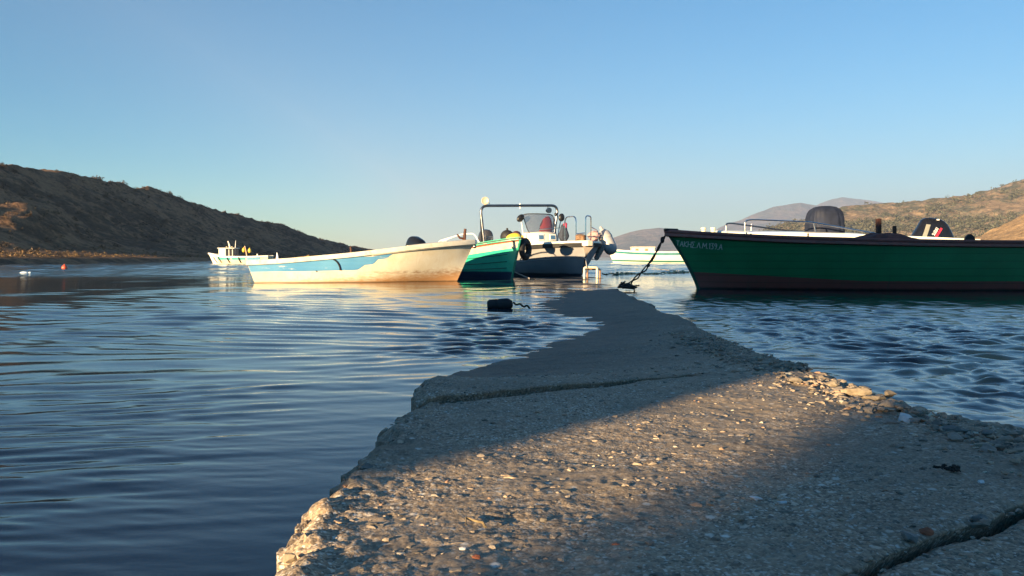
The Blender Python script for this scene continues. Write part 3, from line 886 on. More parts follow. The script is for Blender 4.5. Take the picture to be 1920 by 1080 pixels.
def cowl_rings(W, Lg, H, n=20, secs=None):
    """rounded outboard cowling, long axis x, standing on z=0"""
    secs = secs or [(0, .80, .86, 0), (.06, .92, .95, 0), (.25, 1.0, 1.0, 0), (.5, 1.0, 1.0, .01), (.68, .97, .95, .02), (.82, .88, .84, .03), (.92, .72, .66, .045), (.98, .48, .42, .05), (1.0, .2, .16, .055)]
    out = []
    for h, sx, sy, dx in secs:
        ring = []
        for k in range(n):
            q = 2 * math.pi * k / n; c, s_ = math.cos(q), math.sin(q); e = .55
            ring.append(Vector((dx * Lg + math.copysign(abs(c) ** e, c) * Lg / 2 * sx, math.copysign(abs(s_) ** e, s_) * W / 2 * sy, h * H)))
        out.append(ring)
    return out
def outboard(parent, loc, rot, W, Lg, H, mat, leg=True, secs=None):
    """outboard as a part of its boat: cowl with leg, sub-parts added by the caller"""
    M_ = Matrix.Translation(loc) @ rot.to_matrix().to_4x4()
    mb = MB(); mb.rings([[M_ @ p for p in r] for r in cowl_rings(W, Lg, H, 28, secs)])
    cowl = mb.build('outboard_motor', mat, parent, True, 40)
    if leg:
        lg = MB(); lg.rings([[M_ @ Vector((a, b, z)) for a, b in ((.11, .0), (.05, .06), (-.1, .05), (-.13, 0), (-.1, -.05), (.05, -.06))] for z in (.0, -.2, -.55, -.75)])
        lg.rings([[M_ @ Vector((x, r * math.cos(q), -.72 + r * math.sin(q))) for q in [k * math.pi / 4 for k in range(8)]] for x, r in ((-.22, .02), (-.1, .055), (.1, .055), (.2, .03))])
        lg.build('motor_leg', paint('motor_leg_grey', (.10, .10, .11), .45), cowl)
    return cowl, M_
from mathutils import Euler

CHROME = paint('polished_steel', (.62, .62, .63), .18, 1.0, .08, 20)
DARKTUBE = paint('dull_steel', (.22, .22, .24), .35, 1.0, .1, 20)
WHITE_T = paint('white_tube', (.78, .77, .72), .35, 0, .06)
BLACK = paint('black_plastic', (.012, .012, .014), .38, 0, .2, 12, .1)
BLACK_GLOSS = paint('black_cowl_gloss', (.010, .011, .015), .16, 0, .15, 8)
RUBBER = paint('black_rubber', (.016, .016, .018), .7, 0, .25, 15, .3)
RUST = paint('rusty_wood', (.085, .032, .02), .8, 0, .3, 25, .4)
GELCOAT = paint('white_gelcoat', (.80, .78, .72), .22, 0, .05, 3, 0, (.62, .55, .42))
BROWN_WOOD = paint('weathered_wood', (.28, .15, .08), .8, 0, .3, 25, .4)

# ================================================================== 1 WHITE AND BLUE SKIFF
pa, pb = G(475, 531), G(850, 527.5)
TH = R(11)
skiff = empty('fishing_skiff', ((pa.x + pb.x) / 2 - .02, (pa.y + pb.y) / 2 + .42, 0), TH, 'cream and sky blue open fishing skiff with brown stained hull, lit by the sun', 'boat', 'boats moored around the jetty')
H1 = Hull(4.78, .86, [(0, .51), (.15, .555), (.3, .62), (.45, .69), (.6, .78), (.8, .91), (1, 1.02)],
          [(0, .84), (.2, .95), (.45, 1.0), (.62, .95), (.78, .74), (.9, .42), (.96, .2), (1, .012)],
          [(0, .12), (.4, .14), (.7, .28), (.88, .55), (1, .8)], -.2, .46, .17, 1.0, 3.5)
def skiff_paint():
    t = NT('skiff_hull'); v = t.coord(); sp = t.sep(v)
    n = t.noise(v, 2.2, 6, .65, .4); n2 = t.noise(t.coord('Object', (1, 1, 4)), 7, 5, .7); drip = t.noise(t.coord('Object', (9, 9, .5)), 2, 4, .6)
    base = t.mix(t.ramp(n, [(.35, 0), (.7, 1)]), (.80, .75, .62), (.72, .62, .44))
    x = t.math('MULTIPLY', t.math('ADD', sp[0], .9), .25)                       # browner towards the bow
    hz = t.math('ADD', t.math('MULTIPLY', sp[2], -2.6), .62)
    k = t.math('ADD', t.math('ADD', hz, t.math('MULTIPLY', x, .75)), t.math('MULTIPLY', t.math('SUBTRACT', n2, .5), 1.1))
    st = t.ramp(k, [(.28, 0), (.85, 1)])
    c = t.mix(t.math('MULTIPLY', st, .85), base, (.44, .19, .05))
    band = t.ramp(t.math('ADD', t.math('ABSOLUTE', t.math('SUBTRACT', sp[2], t.math('ADD', .20, t.math('MULTIPLY', n, .07)))), t.math('MULTIPLY', n2, .05)), [(.02, 1), (.075, 0)])
    band = t.math('MULTIPLY', band, t.ramp(sp[0], [(.0, 0), (.45, 1)]))
    band = t.math('MULTIPLY', band, t.ramp(n2, [(.42, 0), (.62, 1)]))
    c = t.mix(t.math('MULTIPLY', band, .8), c, (.24, .10, .035))
    scum = t.ramp(t.math('ADD', sp[2], t.math('MULTIPLY', n2, .04)), [(.025, 1), (.055, 0)])
    c = t.mix(t.math('MULTIPLY', scum, .8), c, (.10, .06, .03))
    c = t.mix(t.math('MULTIPLY', t.ramp(drip, [(.55, 0), (.75, 1)]), .25), c, (.5, .36, .2))
    return t.fin(c, .38, t.bump(n2, .12, .006))
H1.shell('hull', skiff_paint(), skiff)
H1.rail('gunwale_rail', paint('cream_rail', (.80, .75, .62), .35, 0, .1, 4, 0, (.6, .48, .33)), skiff, .10, .11, .045, .012)
H1.rail('rubbing_strake', paint('cream_rail_edge', (.78, .72, .58), .4, 0, .1, 4), skiff, .01, .045, .03, -.115, .55, 1.0, 40, .005)
def pxz(py, d): return CAMH + (482 - py) / F * d
def blue_paint():
    t = NT('faded_blue_panel'); v = t.coord('Object', (.6, 1, 5)); n = t.noise(v, 3, 6, .7); n2 = t.noise(t.coord(), 2, 4)
    c = t.mix(t.ramp(n2, [(.3, 0), (.7, 1)]), (.085, .28, .52), (.13, .35, .58))
    c = t.mix(t.ramp(n, [(.60, 0), (.66, 1)]), c, (.74, .70, .58))
    wv = t.n('ShaderNodeTexWave', bands_direction='Z'); t.L.new(t.coord('Object', (.1, .1, 1)), wv.inputs[0]); wv.inputs['Scale'].default_value = 3.2; wv.inputs['Distortion'].default_value = .6
    c = t.mix(t.ramp(wv.outputs[1], [(.0, .25), (.08, 0)]), c, (.10, .26, .36))
    return t.fin(c, .4, t.bump(wv.outputs[1], .15, .01))
def tpx(px): return (px - 470) / (866 - 470)
tz = []
for px in [464, 480, 500, 520, 540, 560, 580, 600, 620, 640, 655, 664, 668, 676, 690, 694, 700, 712, 717, 722, 726]:
    bot = np.interp(px, [464, 560, 655, 664, 676, 692, 700, 716, 720, 726], [509.5, 508, 506, 505, 496.5, 495, 486, 484.5, 480, 476.5])
    top = np.interp(px, [464, 600, 690, 726], [489, 483.5, 481, 475.8])
    t_ = max(.001, tpx(px)); d_ = 20.0 + 1.0 * t_
    zt = min(pxz(top, d_), H1.sheer(t_) - .09)
    tz.append((t_, min(pxz(bot, d_), zt - .002), zt))
H1.band('blue_panel', blue_paint(), skiff, tz, -1, .005)
strip = []
for px, py in ((600, 486.5), (612, 485.5), (619, 486.5), (625, 491), (629, 498), (631, 506)):
    t_ = tpx(px); strip.append(H1.pt(t_, min(pxz(py, 20.3), H1.sheer(t_) - .075), -1, .012))
MB().tube(smooth_path(strip, 4), [.012] * 8 + [.018] * 13, 8).build('rubber_strip', RUBBER, skiff)
MB().tube([H1.pt(tpx(587), .27, -1, -.01), H1.pt(tpx(587), .27, -1, .012)], .016, 10).build('drain_hole', RUBBER, skiff)
H1.deck('foredeck', paint('skiff_deck', (.70, .64, .50), .6, 0, .12, 6), skiff, .72, .985, .0, .03, .9)
for t_ in (.2, .5):
    z = H1.sheer(t_) - .2
    MB().box((H1.pt(t_, .4).x, 0, z), (.26, H1.beam(t_) * 1.7, .03), .01).build('thwart', BROWN_WOOD, skiff)
p = H1.pt(tpx(652), H1.sheer(tpx(652)), 1); MB().tube([(p.x, p.y - .05, p.z - .15), (p.x - .02, p.y - .05, p.z + .17)], [.03, .024], 8).build('thole_pin', RUST, skiff)
p = H1.pt(tpx(520), H1.sheer(tpx(520)), -1); mb = MB(); mb.tube([(p.x, p.y + .05, p.z), (p.x, p.y + .05, p.z + .07), (p.x - .01, p.y + .05, p.z + .16)], [.035, .025, .006], 8).build('mooring_pin', WHITE_T, skiff)
p = H1.pt(.97, H1.sheer(.97), 1); b = MB()
b.tube([(p.x - .08, 0, p.z - .05), (p.x - .07, 0, p.z + .12), (p.x - .05, .0, p.z + .30)], [.045, .04, .032], 8)
b.tube([(p.x - .07, 0, p.z + .05), (p.x - .2, -.06, p.z + .07), (p.x - .26, -.07, p.z + .16)], [.03, .026, .022], 8)
b.build('bow_bitt', RUST, skiff)
for sx in (-.02, .06):
    MB().ball((p.x + .12 + sx, -.03, p.z - .08 - sx), .05, 10, 8).build('bow_roller', DARKTUBE, skiff)

def on_skiff(x, y, z): return Matrix.Translation(skiff.location) @ Matrix.Rotation(TH, 4, 'Z') @ Vector((x, y, z))
for k, (x_, c_, nm) in enumerate(((-1.1, (.30, .18, .06), 'tan'), (-.6, (.05, .09, .16), 'navy'))):
    g9 = np.random.default_rng(50 + k); mb = MB()
    for _ in range(14):
        pts = [(g9.normal() * .16, g9.normal() * .2, abs(g9.normal()) * .05) for _ in range(4)]
        mb.tube(smooth_path(pts, 4), .022, 6)
    o = mb.build('net_heap', paint('net_' + nm, c_, .9, 0, .4, 30, .6)); o.location = on_skiff(x_, 0, H1.sheer(.5 + x_ / 4.8) - .10); tag(o, nm + ' coloured net heap lying low in the cream and blue skiff', 'net')

# ================================================================== 2 TEAL BOAT
tb = P(959, 524, 23.0); TEAL_TH = R(-57)
teal_dir = Vector((math.cos(TEAL_TH), math.sin(TEAL_TH), 0))
L2 = 5.4
teal = empty('fishing_boat', (tb.x - teal_dir.x * L2 / 2, tb.y - teal_dir.y * L2 / 2, 0), TEAL_TH, 'teal green wooden boat with white top strake, bow towards us, behind the cream skiff', 'boat', 'boats moored around the jetty')
H2 = Hull(L2, .98, [(0, .60), (.25, .66), (.5, .76), (.75, .91), (.9, 1.03), (1, 1.12)],
          [(0, .8), (.2, .95), (.45, 1.0), (.65, .93), (.82, .66), (.92, .38), (.97, .19), (1, .012)],
          [(0, .2), (.4, .22), (.7, .38), (.88, .62), (1, .85)], -.25, .42, .1, 1.1, 4)
def teal_paint():
    t = NT('teal_hull'); v = t.coord(); sp = t.sep(v); n = t.noise(v, 5, 6, .7); s2 = t.noise(t.coord('Object', (1, 1, 8)), 6, 5, .7)
    c = t.mix(t.ramp(n, [(.3, 0), (.7, 1)]), (.02, .44, .27), (.045, .54, .34))
    c = t.mix(t.ramp(s2, [(.66, 0), (.72, .8)]), c, (.42, .38, .28))
    low = t.ramp(t.math('ADD', sp[2], t.math('MULTIPLY', n, .03)), [(.20, 1), (.24, 0)])
    c = t.mix(low, c, (.012, .028, .065))  # shade on the lower hull put into the colour as navy
    return t.fin(c, .4, t.bump(s2, .2, .006))
H2.shell('hull', teal_paint(), teal)
ts = [i / 40 for i in range(8, 41)]
CREAM = paint('chipped_white_strake', (.60, .53, .43), .5, 0, .1, 5, .1, (.45, .33, .22))
H2.band('white_strake', CREAM, teal, [(t, H2.sheer(t) - .25 - .02 * t, H2.sheer(t) - .07) for t in ts], -1, .010)
H2.band('white_strake', CREAM, teal, [(t, H2.sheer(t) - .25 - .02 * t, H2.sheer(t) - .07) for t in ts], 1, .010)
H2.band('red_line', paint('orange_red_line', (.40, .09, .04), .5, 0, .25, 20), teal, [(t, H2.sheer(t) - .105, H2.sheer(t) - .07) for t in ts], -1, .014)
H2.rail('gunwale_rail', paint('teal_rail', (.04, .36, .23), .45, 0, .2, 8, 0, (.35, .32, .24)), teal, .12, .07, .03, .02)
H2.rail('rubbing_strake', RUBBER, teal, .01, .03, .035, -.068, .7, 1.0, 40, .004)
for k, zz in enumerate((.62, .44, .28)):                                   # lapped planks
    mb = MB()
    for sd in (-1, 1):
        mb_path = [H2.pt(t, H2.sheer(t) * zz * (1 - .12 * (1 - t)), sd, .004) for t in [i / 30 for i in range(3, 30)]]
        MB().tube(mb_path, .011, 6).build('plank_edge', paint('plank_edge_teal', (.006, .10, .075), .5), teal)
MB().tube([H2.pt(1, z, 1, 0) + Vector((.015, 0, 0)) for z in (-.1, .1, .3, .5, .7, .9, 1.08)], .032, 8).build('stem_post', paint('stem_green', (.02, .26, .17), .5, 0, .25, 14, .2), teal)
H2.deck('foredeck', paint('teal_deck', (.05, .34, .23), .6, 0, .2, 6), teal, .62, .985, .0, .03, .9)
gx = lambda t, dz=0, sd=1, inn=.08: (lambda q: Vector((q.x, q.y - sd * inn, q.z + dz)))(H2.pt(t, H2.sheer(t), sd))
MB().tube(bent([gx(.50, 0, -1), gx(.54, .28, -1), gx(.73, .34, -1), gx(.80, .30, -1), gx(.83, 0, -1)], .12), .019, 8).build('side_rail', WHITE_T, teal)
MB().tube(bent([gx(.40, 0, -1), gx(.52, .20, -1), gx(.66, .31, -1)], .1), .017, 8).build('side_rail', WHITE_T, teal)
MB().tube([gx(.60, .26, -1), gx(.63, .0, -1, .18)], .016, 8).build('rail_brace', WHITE_T, teal)
ob, obm = outboard(teal, Vector((-L2 / 2 - .22, -.10, .73)), Euler((0, R(20), R(8))), .46, .72, .54, BLACK_GLOSS)
MB().rings([[obm @ Vector((x, y, z)) for x, y in ((.315, -.12), (.315, .12), (.30, .12), (.30, -.12))] for z in (.1, .3)]).build('silver_panel', DARKTUBE, ob)

# tyre fender hung over the teal bow
def tyre(name, c, Rr, rr, rot, mat, label, grp=None):
    mb = MB(); n, m = 28, 12
    rings = [[Vector(c) + rot @ Vector(((Rr + rr * math.cos(2*math.pi*j/m)) * math.cos(2*math.pi*i/n), (Rr + rr * math.cos(2*math.pi*j/m)) * math.sin(2*math.pi*i/n), rr * .8 * math.sin(2*math.pi*j/m))) for j in range(m)] for i in range(n)]
    mb.rings(rings, True, False, False)
    b = len(mb.v) - n * m
    for j in range(m): k = (j + 1) % m; mb.f.append((b + (n-1)*m + j, b + (n-1)*m + k, b + k, b + j))
    return tag(mb.build(name, mat, None), label, 'tyre', grp)
tp = P(985, 467, 23.0)
tyre('tyre_fender', tp, .21, .095, Euler((R(90), 0, R(62))).to_matrix(), RUBBER, 'black tyre hung as a fender on the far bow of the teal boat')
fl = P(955, 437, 24.2)
o = MB().ball((0, 0, 0), .20, 18, 12).tube([(0, 0, .19), (0, 0, .25)], .03, 8).build('round_buoy', RUBBER); o.location = P(951, 444, 24.6); tag(o, 'round black buoy lying on the teal boat beside a yellow float', 'buoy')
YEL = paint('yellow_float', (.72, .52, .05), .4, 0, .12, 8, 0, (.45, .3, .1))
o = MB().ball((0, 0, 0), .15, 18, 12, (1.5, 1, .9), Euler((0, R(-12), 0)).to_matrix()).tube([(.2, 0, .02), (.27, 0, .05)], .035, 8).build('yellow_float', YEL); o.location = P(963, 446, 24.0); tag(o, 'yellow oval float on the teal boat in front of the black buoy', 'float')

# ================================================================== 3 GREY WHITE MOTOR BOAT WITH ARCH
LT = R(-64); fwd = Vector((math.cos(LT), math.sin(LT), 0)); prt = Vector((-fwd.y, fwd.x, 0))
L3 = 6.2
foot = P(1090, 516, 26.1)
launch = empty('motor_boat', (foot.x - fwd.x * L3 / 2, foot.y - fwd.y * L3 / 2, 0), LT, 'grey hulled white motor boat with steel arch and windscreen, moored behind the jetty end', 'boat', 'boats moored around the jetty')
inv = Matrix.Translation(launch.location) @ Matrix.Rotation(LT, 4, 'Z'); inv = inv.inverted()
def LQ(px, py, d): return inv @ P(px, py, d)              # photo pixel + distance -> boat frame
H3 = Hull(L3, 1.30, [(0, .80), (.3, .84), (.6, .92), (.85, 1.0), (1, 1.04)],
          [(0, .92), (.3, 1.0), (.6, 1.0), (.78, .90), (.9, .68), (.96, .43), (1, .03)],
          [(0, .14), (.4, .18), (.7, .36), (.88, .62), (1, .9)], -.3, .42, .1, .9, 4)
H3.depth = lambda t: .3
def launch_paint():
    t = NT('launch_hull'); v = t.coord(); sp = t.sep(v); n = t.noise(v, 3, 5, .6)
    c = t.mix(t.ramp(n, [(.3, 0), (.7, 1)]), (.27, .265, .28), (.34, .335, .35))
    c = t.mix(t.ramp(t.math('ADD', sp[2], t.math('MULTIPLY', n, .05)), [(.10, 1), (.14, 0)]), c, (.04, .045, .06))
    return t.fin(c, .3)
H3.shell('hull', launch_paint(), launch)
ts = [i / 40 for i in range(0, 41)]
for sd in (-1, 1): H3.band('white_topside', GELCOAT, launch, [(t, H3.sheer(t) - .12, H3.sheer(t) + .0) for t in ts], sd, .012)
H3.rail('rubbing_strake', RUBBER, launch, .01, .05, .035, -.13, 0, 1, 60, .004)
H3.rail('gunwale_rail', GELCOAT, launch, .22, .05, .03, .05)
for sd in (-1, 1): MB().tube([H3.pt(t, H3.sheer(t) * (.30 + .25 * t), sd, .003) for t in [i / 30 for i in range(0, 30)]], .016, 6).build('spray_chine', paint('chine_grey', (.22, .22, .25), .4), launch)
H3.deck('foredeck', GELCOAT, launch, .60, .985, .0, .07, .92)
mb = MB()                                                                  # moulded anchor nose on the stem
nz_ = H3.sheer(1)
mb.rings([[(L3/2 + x, y * w_, nz_ + z) for y, z in ((-1, .02), (-.8, .06), (.8, .06), (1, .02), (.9, -.10), (-.9, -.10))] for x, w_ in ((-.35, .34), (.05, .30), (.3, .24), (.45, .17), (.52, .08))])
mb.rings([[(L3/2 + x, y * w_, z) for y in (-1, 1)] + [(L3/2 + x - .1, 0, z)] for x, w_, z in ((.42, .20, nz_ - .10), (.34, .10, nz_ - .25), (.22, .02, nz_ - .42))])
mb.build('bow_nose', paint('peach_gelcoat', (.72, .60, .50), .35, 0, .06), launch)
mb = MB()
mb.rings([[Vector((.95 * 0 + x + sl * (z - .9), y * w_, z)) for x, y in ((-.35, -1), (.30, -1), (.42, -.6), (.46, 0), (.42, .6), (.30, 1), (-.35, 1))] for z, w_, sl in ((.55, .54, 0), (1.0, .52, -.02), (1.28, .50, -.05), (1.40, .47, -.16), (1.44, .3, -.28))])
cons = mb.build('console', paint('console_cream', (.76, .70, .60), .35, 0, .06), launch)
CX = .45; cons.location = (CX, 0, 0)
WB = paint('blue_window', (.07, .16, .30), .12, 0, .1)
for y in (-.22, .22):
    fr = MB().box((.428, y, 1.25), (.02, .25, .21), .01, Euler((0, R(-8), R(0))).to_matrix()).build('window_frame', paint('frame_white', (.78, .76, .70), .4), cons); 
    MB().box((.440, y, 1.25), (.012, .18, .14), .004, Euler((0, R(-8), R(0))).to_matrix()).build('window_pane', WB, cons)
def wind_glass():
    t = NT('tinted_windscreen'); tr = t.n('ShaderNodeBsdfTransparent'); tr.inputs[0].default_value = (.84, .84, .86, 1)
    gl = t.n('ShaderNodeBsdfGlossy'); gl.inputs['Roughness'].default_value = .08; gl.inputs['Color'].default_value = (.9, .9, .9, 1)
    df = t.n('ShaderNodeBsdfDiffuse'); df.inputs[0].default_value = (.16, .16, .17, 1)
    m0 = t.n('ShaderNodeMixShader'); m0.inputs[0].default_value = .22; t.L.new(tr.outputs[0], m0.inputs[1]); t.L.new(df.outputs[0], m0.inputs[2])
    m1 = t.n('ShaderNodeMixShader'); m1.inputs[0].default_value = .08; t.L.new(m0.outputs[0], m1.inputs[1]); t.L.new(gl.outputs[0], m1.inputs[2])
    t.L.new(m1.outputs[0], t.out.inputs[0]); return t.m
scr = []
for z, hw, x0 in ((1.40, .50, .28), (1.55, .54, .20), (1.75, .56, .10), (1.95, .57, -.01), (2.04, .57, -.06)):
    scr.append([Vector((CX + x0 - .16 * abs(y) ** 2.2, y * hw, z - (.04 if z > 2 else 0) * abs(y) ** 6)) for y in [-1 + k / 8 for k in range(17)]])
mb = MB().rings(scr, closed=False); mb.rings([[p - Vector((.012, 0, 0)) for p in r] for r in scr], closed=False)
wsn = mb.build('windscreen', wind_glass(), launch, True, 80)
edge = [r[0] for r in scr] + scr[-1][1:-1] + [r[-1] for r in reversed(scr)]
MB().tube(edge, .017, 6).build('windscreen_frame', paint('frame_dark', (.05, .05, .055), .3), wsn)
# arch
AX = -1.1
arch = MB().tube(bent([(AX, -1.33, .80), (AX, -1.52, 2.35), (AX, 1.52, 2.44), (AX, 1.28, .85)], .28, 6), .046, 12).build('radar_arch', DARKTUBE, launch)
MB().tube(bent([(AX - .35, -1.30, .80), (AX - .10, -1.45, 1.9)], .1), .034, 8).build('arch_brace', DARKTUBE, launch)
MB().tube(bent([(AX - .35, 1.24, .85), (AX - .10, 1.45, 2.0)], .1), .034, 8).build('arch_brace', DARKTUBE, launch)
MB().box((AX, .0, 2.38), (.05, .05, .20), .015).build('antenna_mount', WHITE_T, launch)
mb = MB(); rt = Euler((0, 0, R(-25))).to_matrix()
mb.lathe([(.02, -.12), (.085, -.11), (.125, -.03), (.135, .08), (.12, .09), (.10, .075), (.03, .06), (.0, .06)], (AX + .02, -1.34, 2.52), 'x', 20, rt); mb.tube([(AX, -1.33, 2.34), (AX, -1.34, 2.46)], .025, 8)
sl_ = mb.build('spotlight', paint('spotlight_cream', (.52, .46, .36), .35), launch)
MB().tube(smooth_path([(AX - .1, -1.3, 2.57), (AX - .14, -1.18, 2.52), (AX - .02, -1.15, 2.42)], 4), .010, 6).build('lamp_cable', BLACK, sl_)
mb = MB(); mb.lathe([(.02, -.09), (.07, -.08), (.095, .0), (.10, .07), (.085, .075), (.0, .06)], (AX + .05, 1.10, 2.25), 'x', 18); mb.tube([(AX + .01, 1.10, 2.33), (AX + .01, 1.10, 2.40)], .02, 8)
mb.build('arch_lamp', DARKTUBE, launch)
MB().ball((AX + .05, 1.40, 2.12), .06, 10, 8).build('horn', BLACK, launch)
for y, zz, px in ((-.78, 1.88, 970), (.76, 1.93, 1052)):                     # black headed mirrors
    mb = MB().ball((CX + .05, y, zz), .125, 16, 12, (.6, 1.25 if y < 0 else .9, .85 if y < 0 else 1.1), Euler((R(40 if y < 0 else -10), 0, 0)).to_matrix()); mb.build('mirror', BLACK, launch)
    MB().tube(bent([(CX + .0, y * .84, 1.05), (CX + .02, y * .88, 1.5), (CX + .04, y * .96, 1.80)], .1), .022, 8).build('mirror_post', WHITE_T if y < 0 else CHROME, launch)
MB().tube([(CX + .42, -.3, 1.50), (CX + .2, .72, 1.58)], .014, 6).build('grab_rail', CHROME, launch)
for y0, y1, t_, ht in ((.78, 1.18, .50, .62), (1.02, 1.22, .86, .66)):
    pass
def hoop(a, b, h, r=.2, rr=.021):
    a, b = Vector(a), Vector(b); u_ = Vector((0, 0, h)); return MB().tube(bent([a, a + u_, b + u_, b], r, 6), rr, 8).build('bow_rail', CHROME, launch)
q1, q2, q3, q4 = LQ(1059, 452, 27.6), LQ(1080, 450, 27.0), LQ(1098, 450, 26.6), LQ(1108, 452, 26.9)
top1 = LQ(1070, 406, 27.2).z
hoop((q1.x, q1.y, .92), (q2.x, q2.y, .92), top1 - .92)
hoop((q3.x, q3.y, 1.0), (q4.x, q4.y, 1.0), top1 - 1.0, .13)
MB().tube([(q2.x, q2.y, 1.33), (q3.x, q3.y, 1.35)], .020, 8).build('rail_bar', CHROME, launch)
q5 = LQ(1121, 452, 27.3)
MB().tube(bent([(q4.x, q4.y, 1.55), (q5.x, q5.y, 1.44), (q5.x, q5.y, .98)], .1), .019, 8).build('bow_rail', CHROME, launch)
MB().lathe([(.02, 0), (.07, .0), (.06, .05), (.04, .1), (.075, .15), (.02, .16)], (L3/2 + .08, .0, nz_ + .05), 'z', 14).build('bow_cleat', BROWN_WOOD, launch)
ob, obm = outboard(launch, Vector((-L3/2 - .42, -.25, .92)), Euler((0, R(6), 0)), .46, .66, .72, paint('grey_black_cowl', (.05, .05, .06), .25))
MB().rings([[obm @ Vector((x, y, z)) for x, y in ((.34, -.14), (.34, .14), (.325, .14), (.325, -.14))] for z in (.15, .5)]).build('silver_panel', CHROME, ob)
# things aboard
o = MB().rings([[LQ(0, 0, 1) * 0 + Vector((0, 0, 0)) + Vector((a * s_ * .10, b * s_ * .23 + sh, z)) for a, b in [(math.cos(k*math.pi/6), math.sin(k*math.pi/6)) for k in range(12)]] for z, s_, sh in ((0, .9, 0), (.15, 1.05, .0), (.35, 1.0, .03), (.52, .75, .06), (.62, .35, .09), (.64, .1, .1))]).build('red_jacket', paint('red_cloth', (.85, .05, .06), .8, 0, .2, 9, .5))
o.matrix_world = inv.inverted() @ Matrix.Translation((CX - .35, .36, 1.34)); tag(o, 'red jacket hanging behind the windscreen of the motor boat', 'jacket')
def bag(name, c, size, mat, label, seed):
    g = np.random.default_rng(seed); mb = MB(); mb.ball((0, 0, 0), 1, 16, 12)
    mb.v = [(v[0] * size[0] * (1 + .18 * math.sin(v[2] * 4 + seed)), v[1] * size[1] * (1 + .15 * math.sin(v[0] * 5 + seed)), v[2] * size[2] * (1 + .12 * math.sin(v[1] * 6))) for v in mb.v]
    o = mb.build(name, mat); o.location = c; return tag(o, label, 'bag')
bag('duffel_bag', P(1057, 438, 28.2), (.16, .16, .30), paint('dark_blue_cloth', (.035, .045, .07), .8, 0, .25, 10, .5), 'dark slate bag hung at the right side of the console', 3)
bag('cloth_bag', P(1060, 423, 28.15), (.07, .06, .10), paint('crimson_cloth', (.40, .03, .09), .8, 0, .2, 10, .5), 'small crimson bag above the dark slate bag', 5)
bag('towel_bundle', P(1114, 443, 27.4), (.20, .14, .17), paint('pink_stripe_cloth', (.62, .36, .34), .85, 0, .35, 9, .5, (.10, .05, .07)), 'pink and dark towel bundle on the bow of the motor boat', 7)
bag('net_bundle', P(968, 446, 26.5), (.22, .2, .2), paint('maroon_net', (.10, .025, .03), .9, 0, .4, 25, .6), 'dark maroon net bundle between teal boat and windscreen', 9)
bag('rope_bundle', P(1089, 446, 26.5), (.19, .15, .11), paint('brown_rope_heap', (.22, .13, .075), .9, 0, .4, 30, .8), 'brown heap of rope on the nose of the motor boat', 11)
# big white fender
fp0, fp1 = P(1128, 430, 27.6), P(1149, 475, 27.4)
axis = (fp1 - fp0); ln = axis.length; q = axis.to_track_quat('Z', 'Y').to_matrix()
mb = MB(); mb.lathe([(.02, -.10), (.045, -.09), (.05, -.02), (.09, .03), (.19, .14), (.215, .25), (.218, ln * .55), (.215, ln * .78), (.19, ln * .9), (.15, ln * .97), (.10, ln * 1.01), (.04, ln * 1.03)], (0, 0, 0), 'z', 26)
o = mb.build('boat_fender', paint('fender_white', (.36, .36, .38), .45, 0, .08, 5, 0, (.5, .47, .42)), None, True, 75); o.location = fp0; o.rotation_mode = 'QUATERNION'; o.rotation_quaternion = axis.to_track_quat('Z', 'Y')
tag(o, 'big pale cylindrical fender hanging off the right bow of the motor boat', 'fender')
MB().lathe([(.224, ln * .32), (.226, ln * .36), (.224, ln * .40)], (0, 0, 0), 'z', 26).build('fender_band', paint('fender_band', (.45, .43, .38), .5), o)
o.location = fp0
o2 = MB().tube(smooth_path([P(1130, 462, 26.9), P(1124, 472, 26.8), P(1119, 483, 26.6), P(1118, 487, 26.6)], 4), [.07, .09, .10, .10, .10, .10, .09, .08, .08, .08, .07, .06, .05][:13], 8).build('canvas_roll', paint('speckled_canvas', (.20, .19, .17), .9, 0, .7, 30, .5, (.02, .02, .02))); tag(o2, 'speckled dark canvas roll hanging below the pale fender', 'canvas roll')

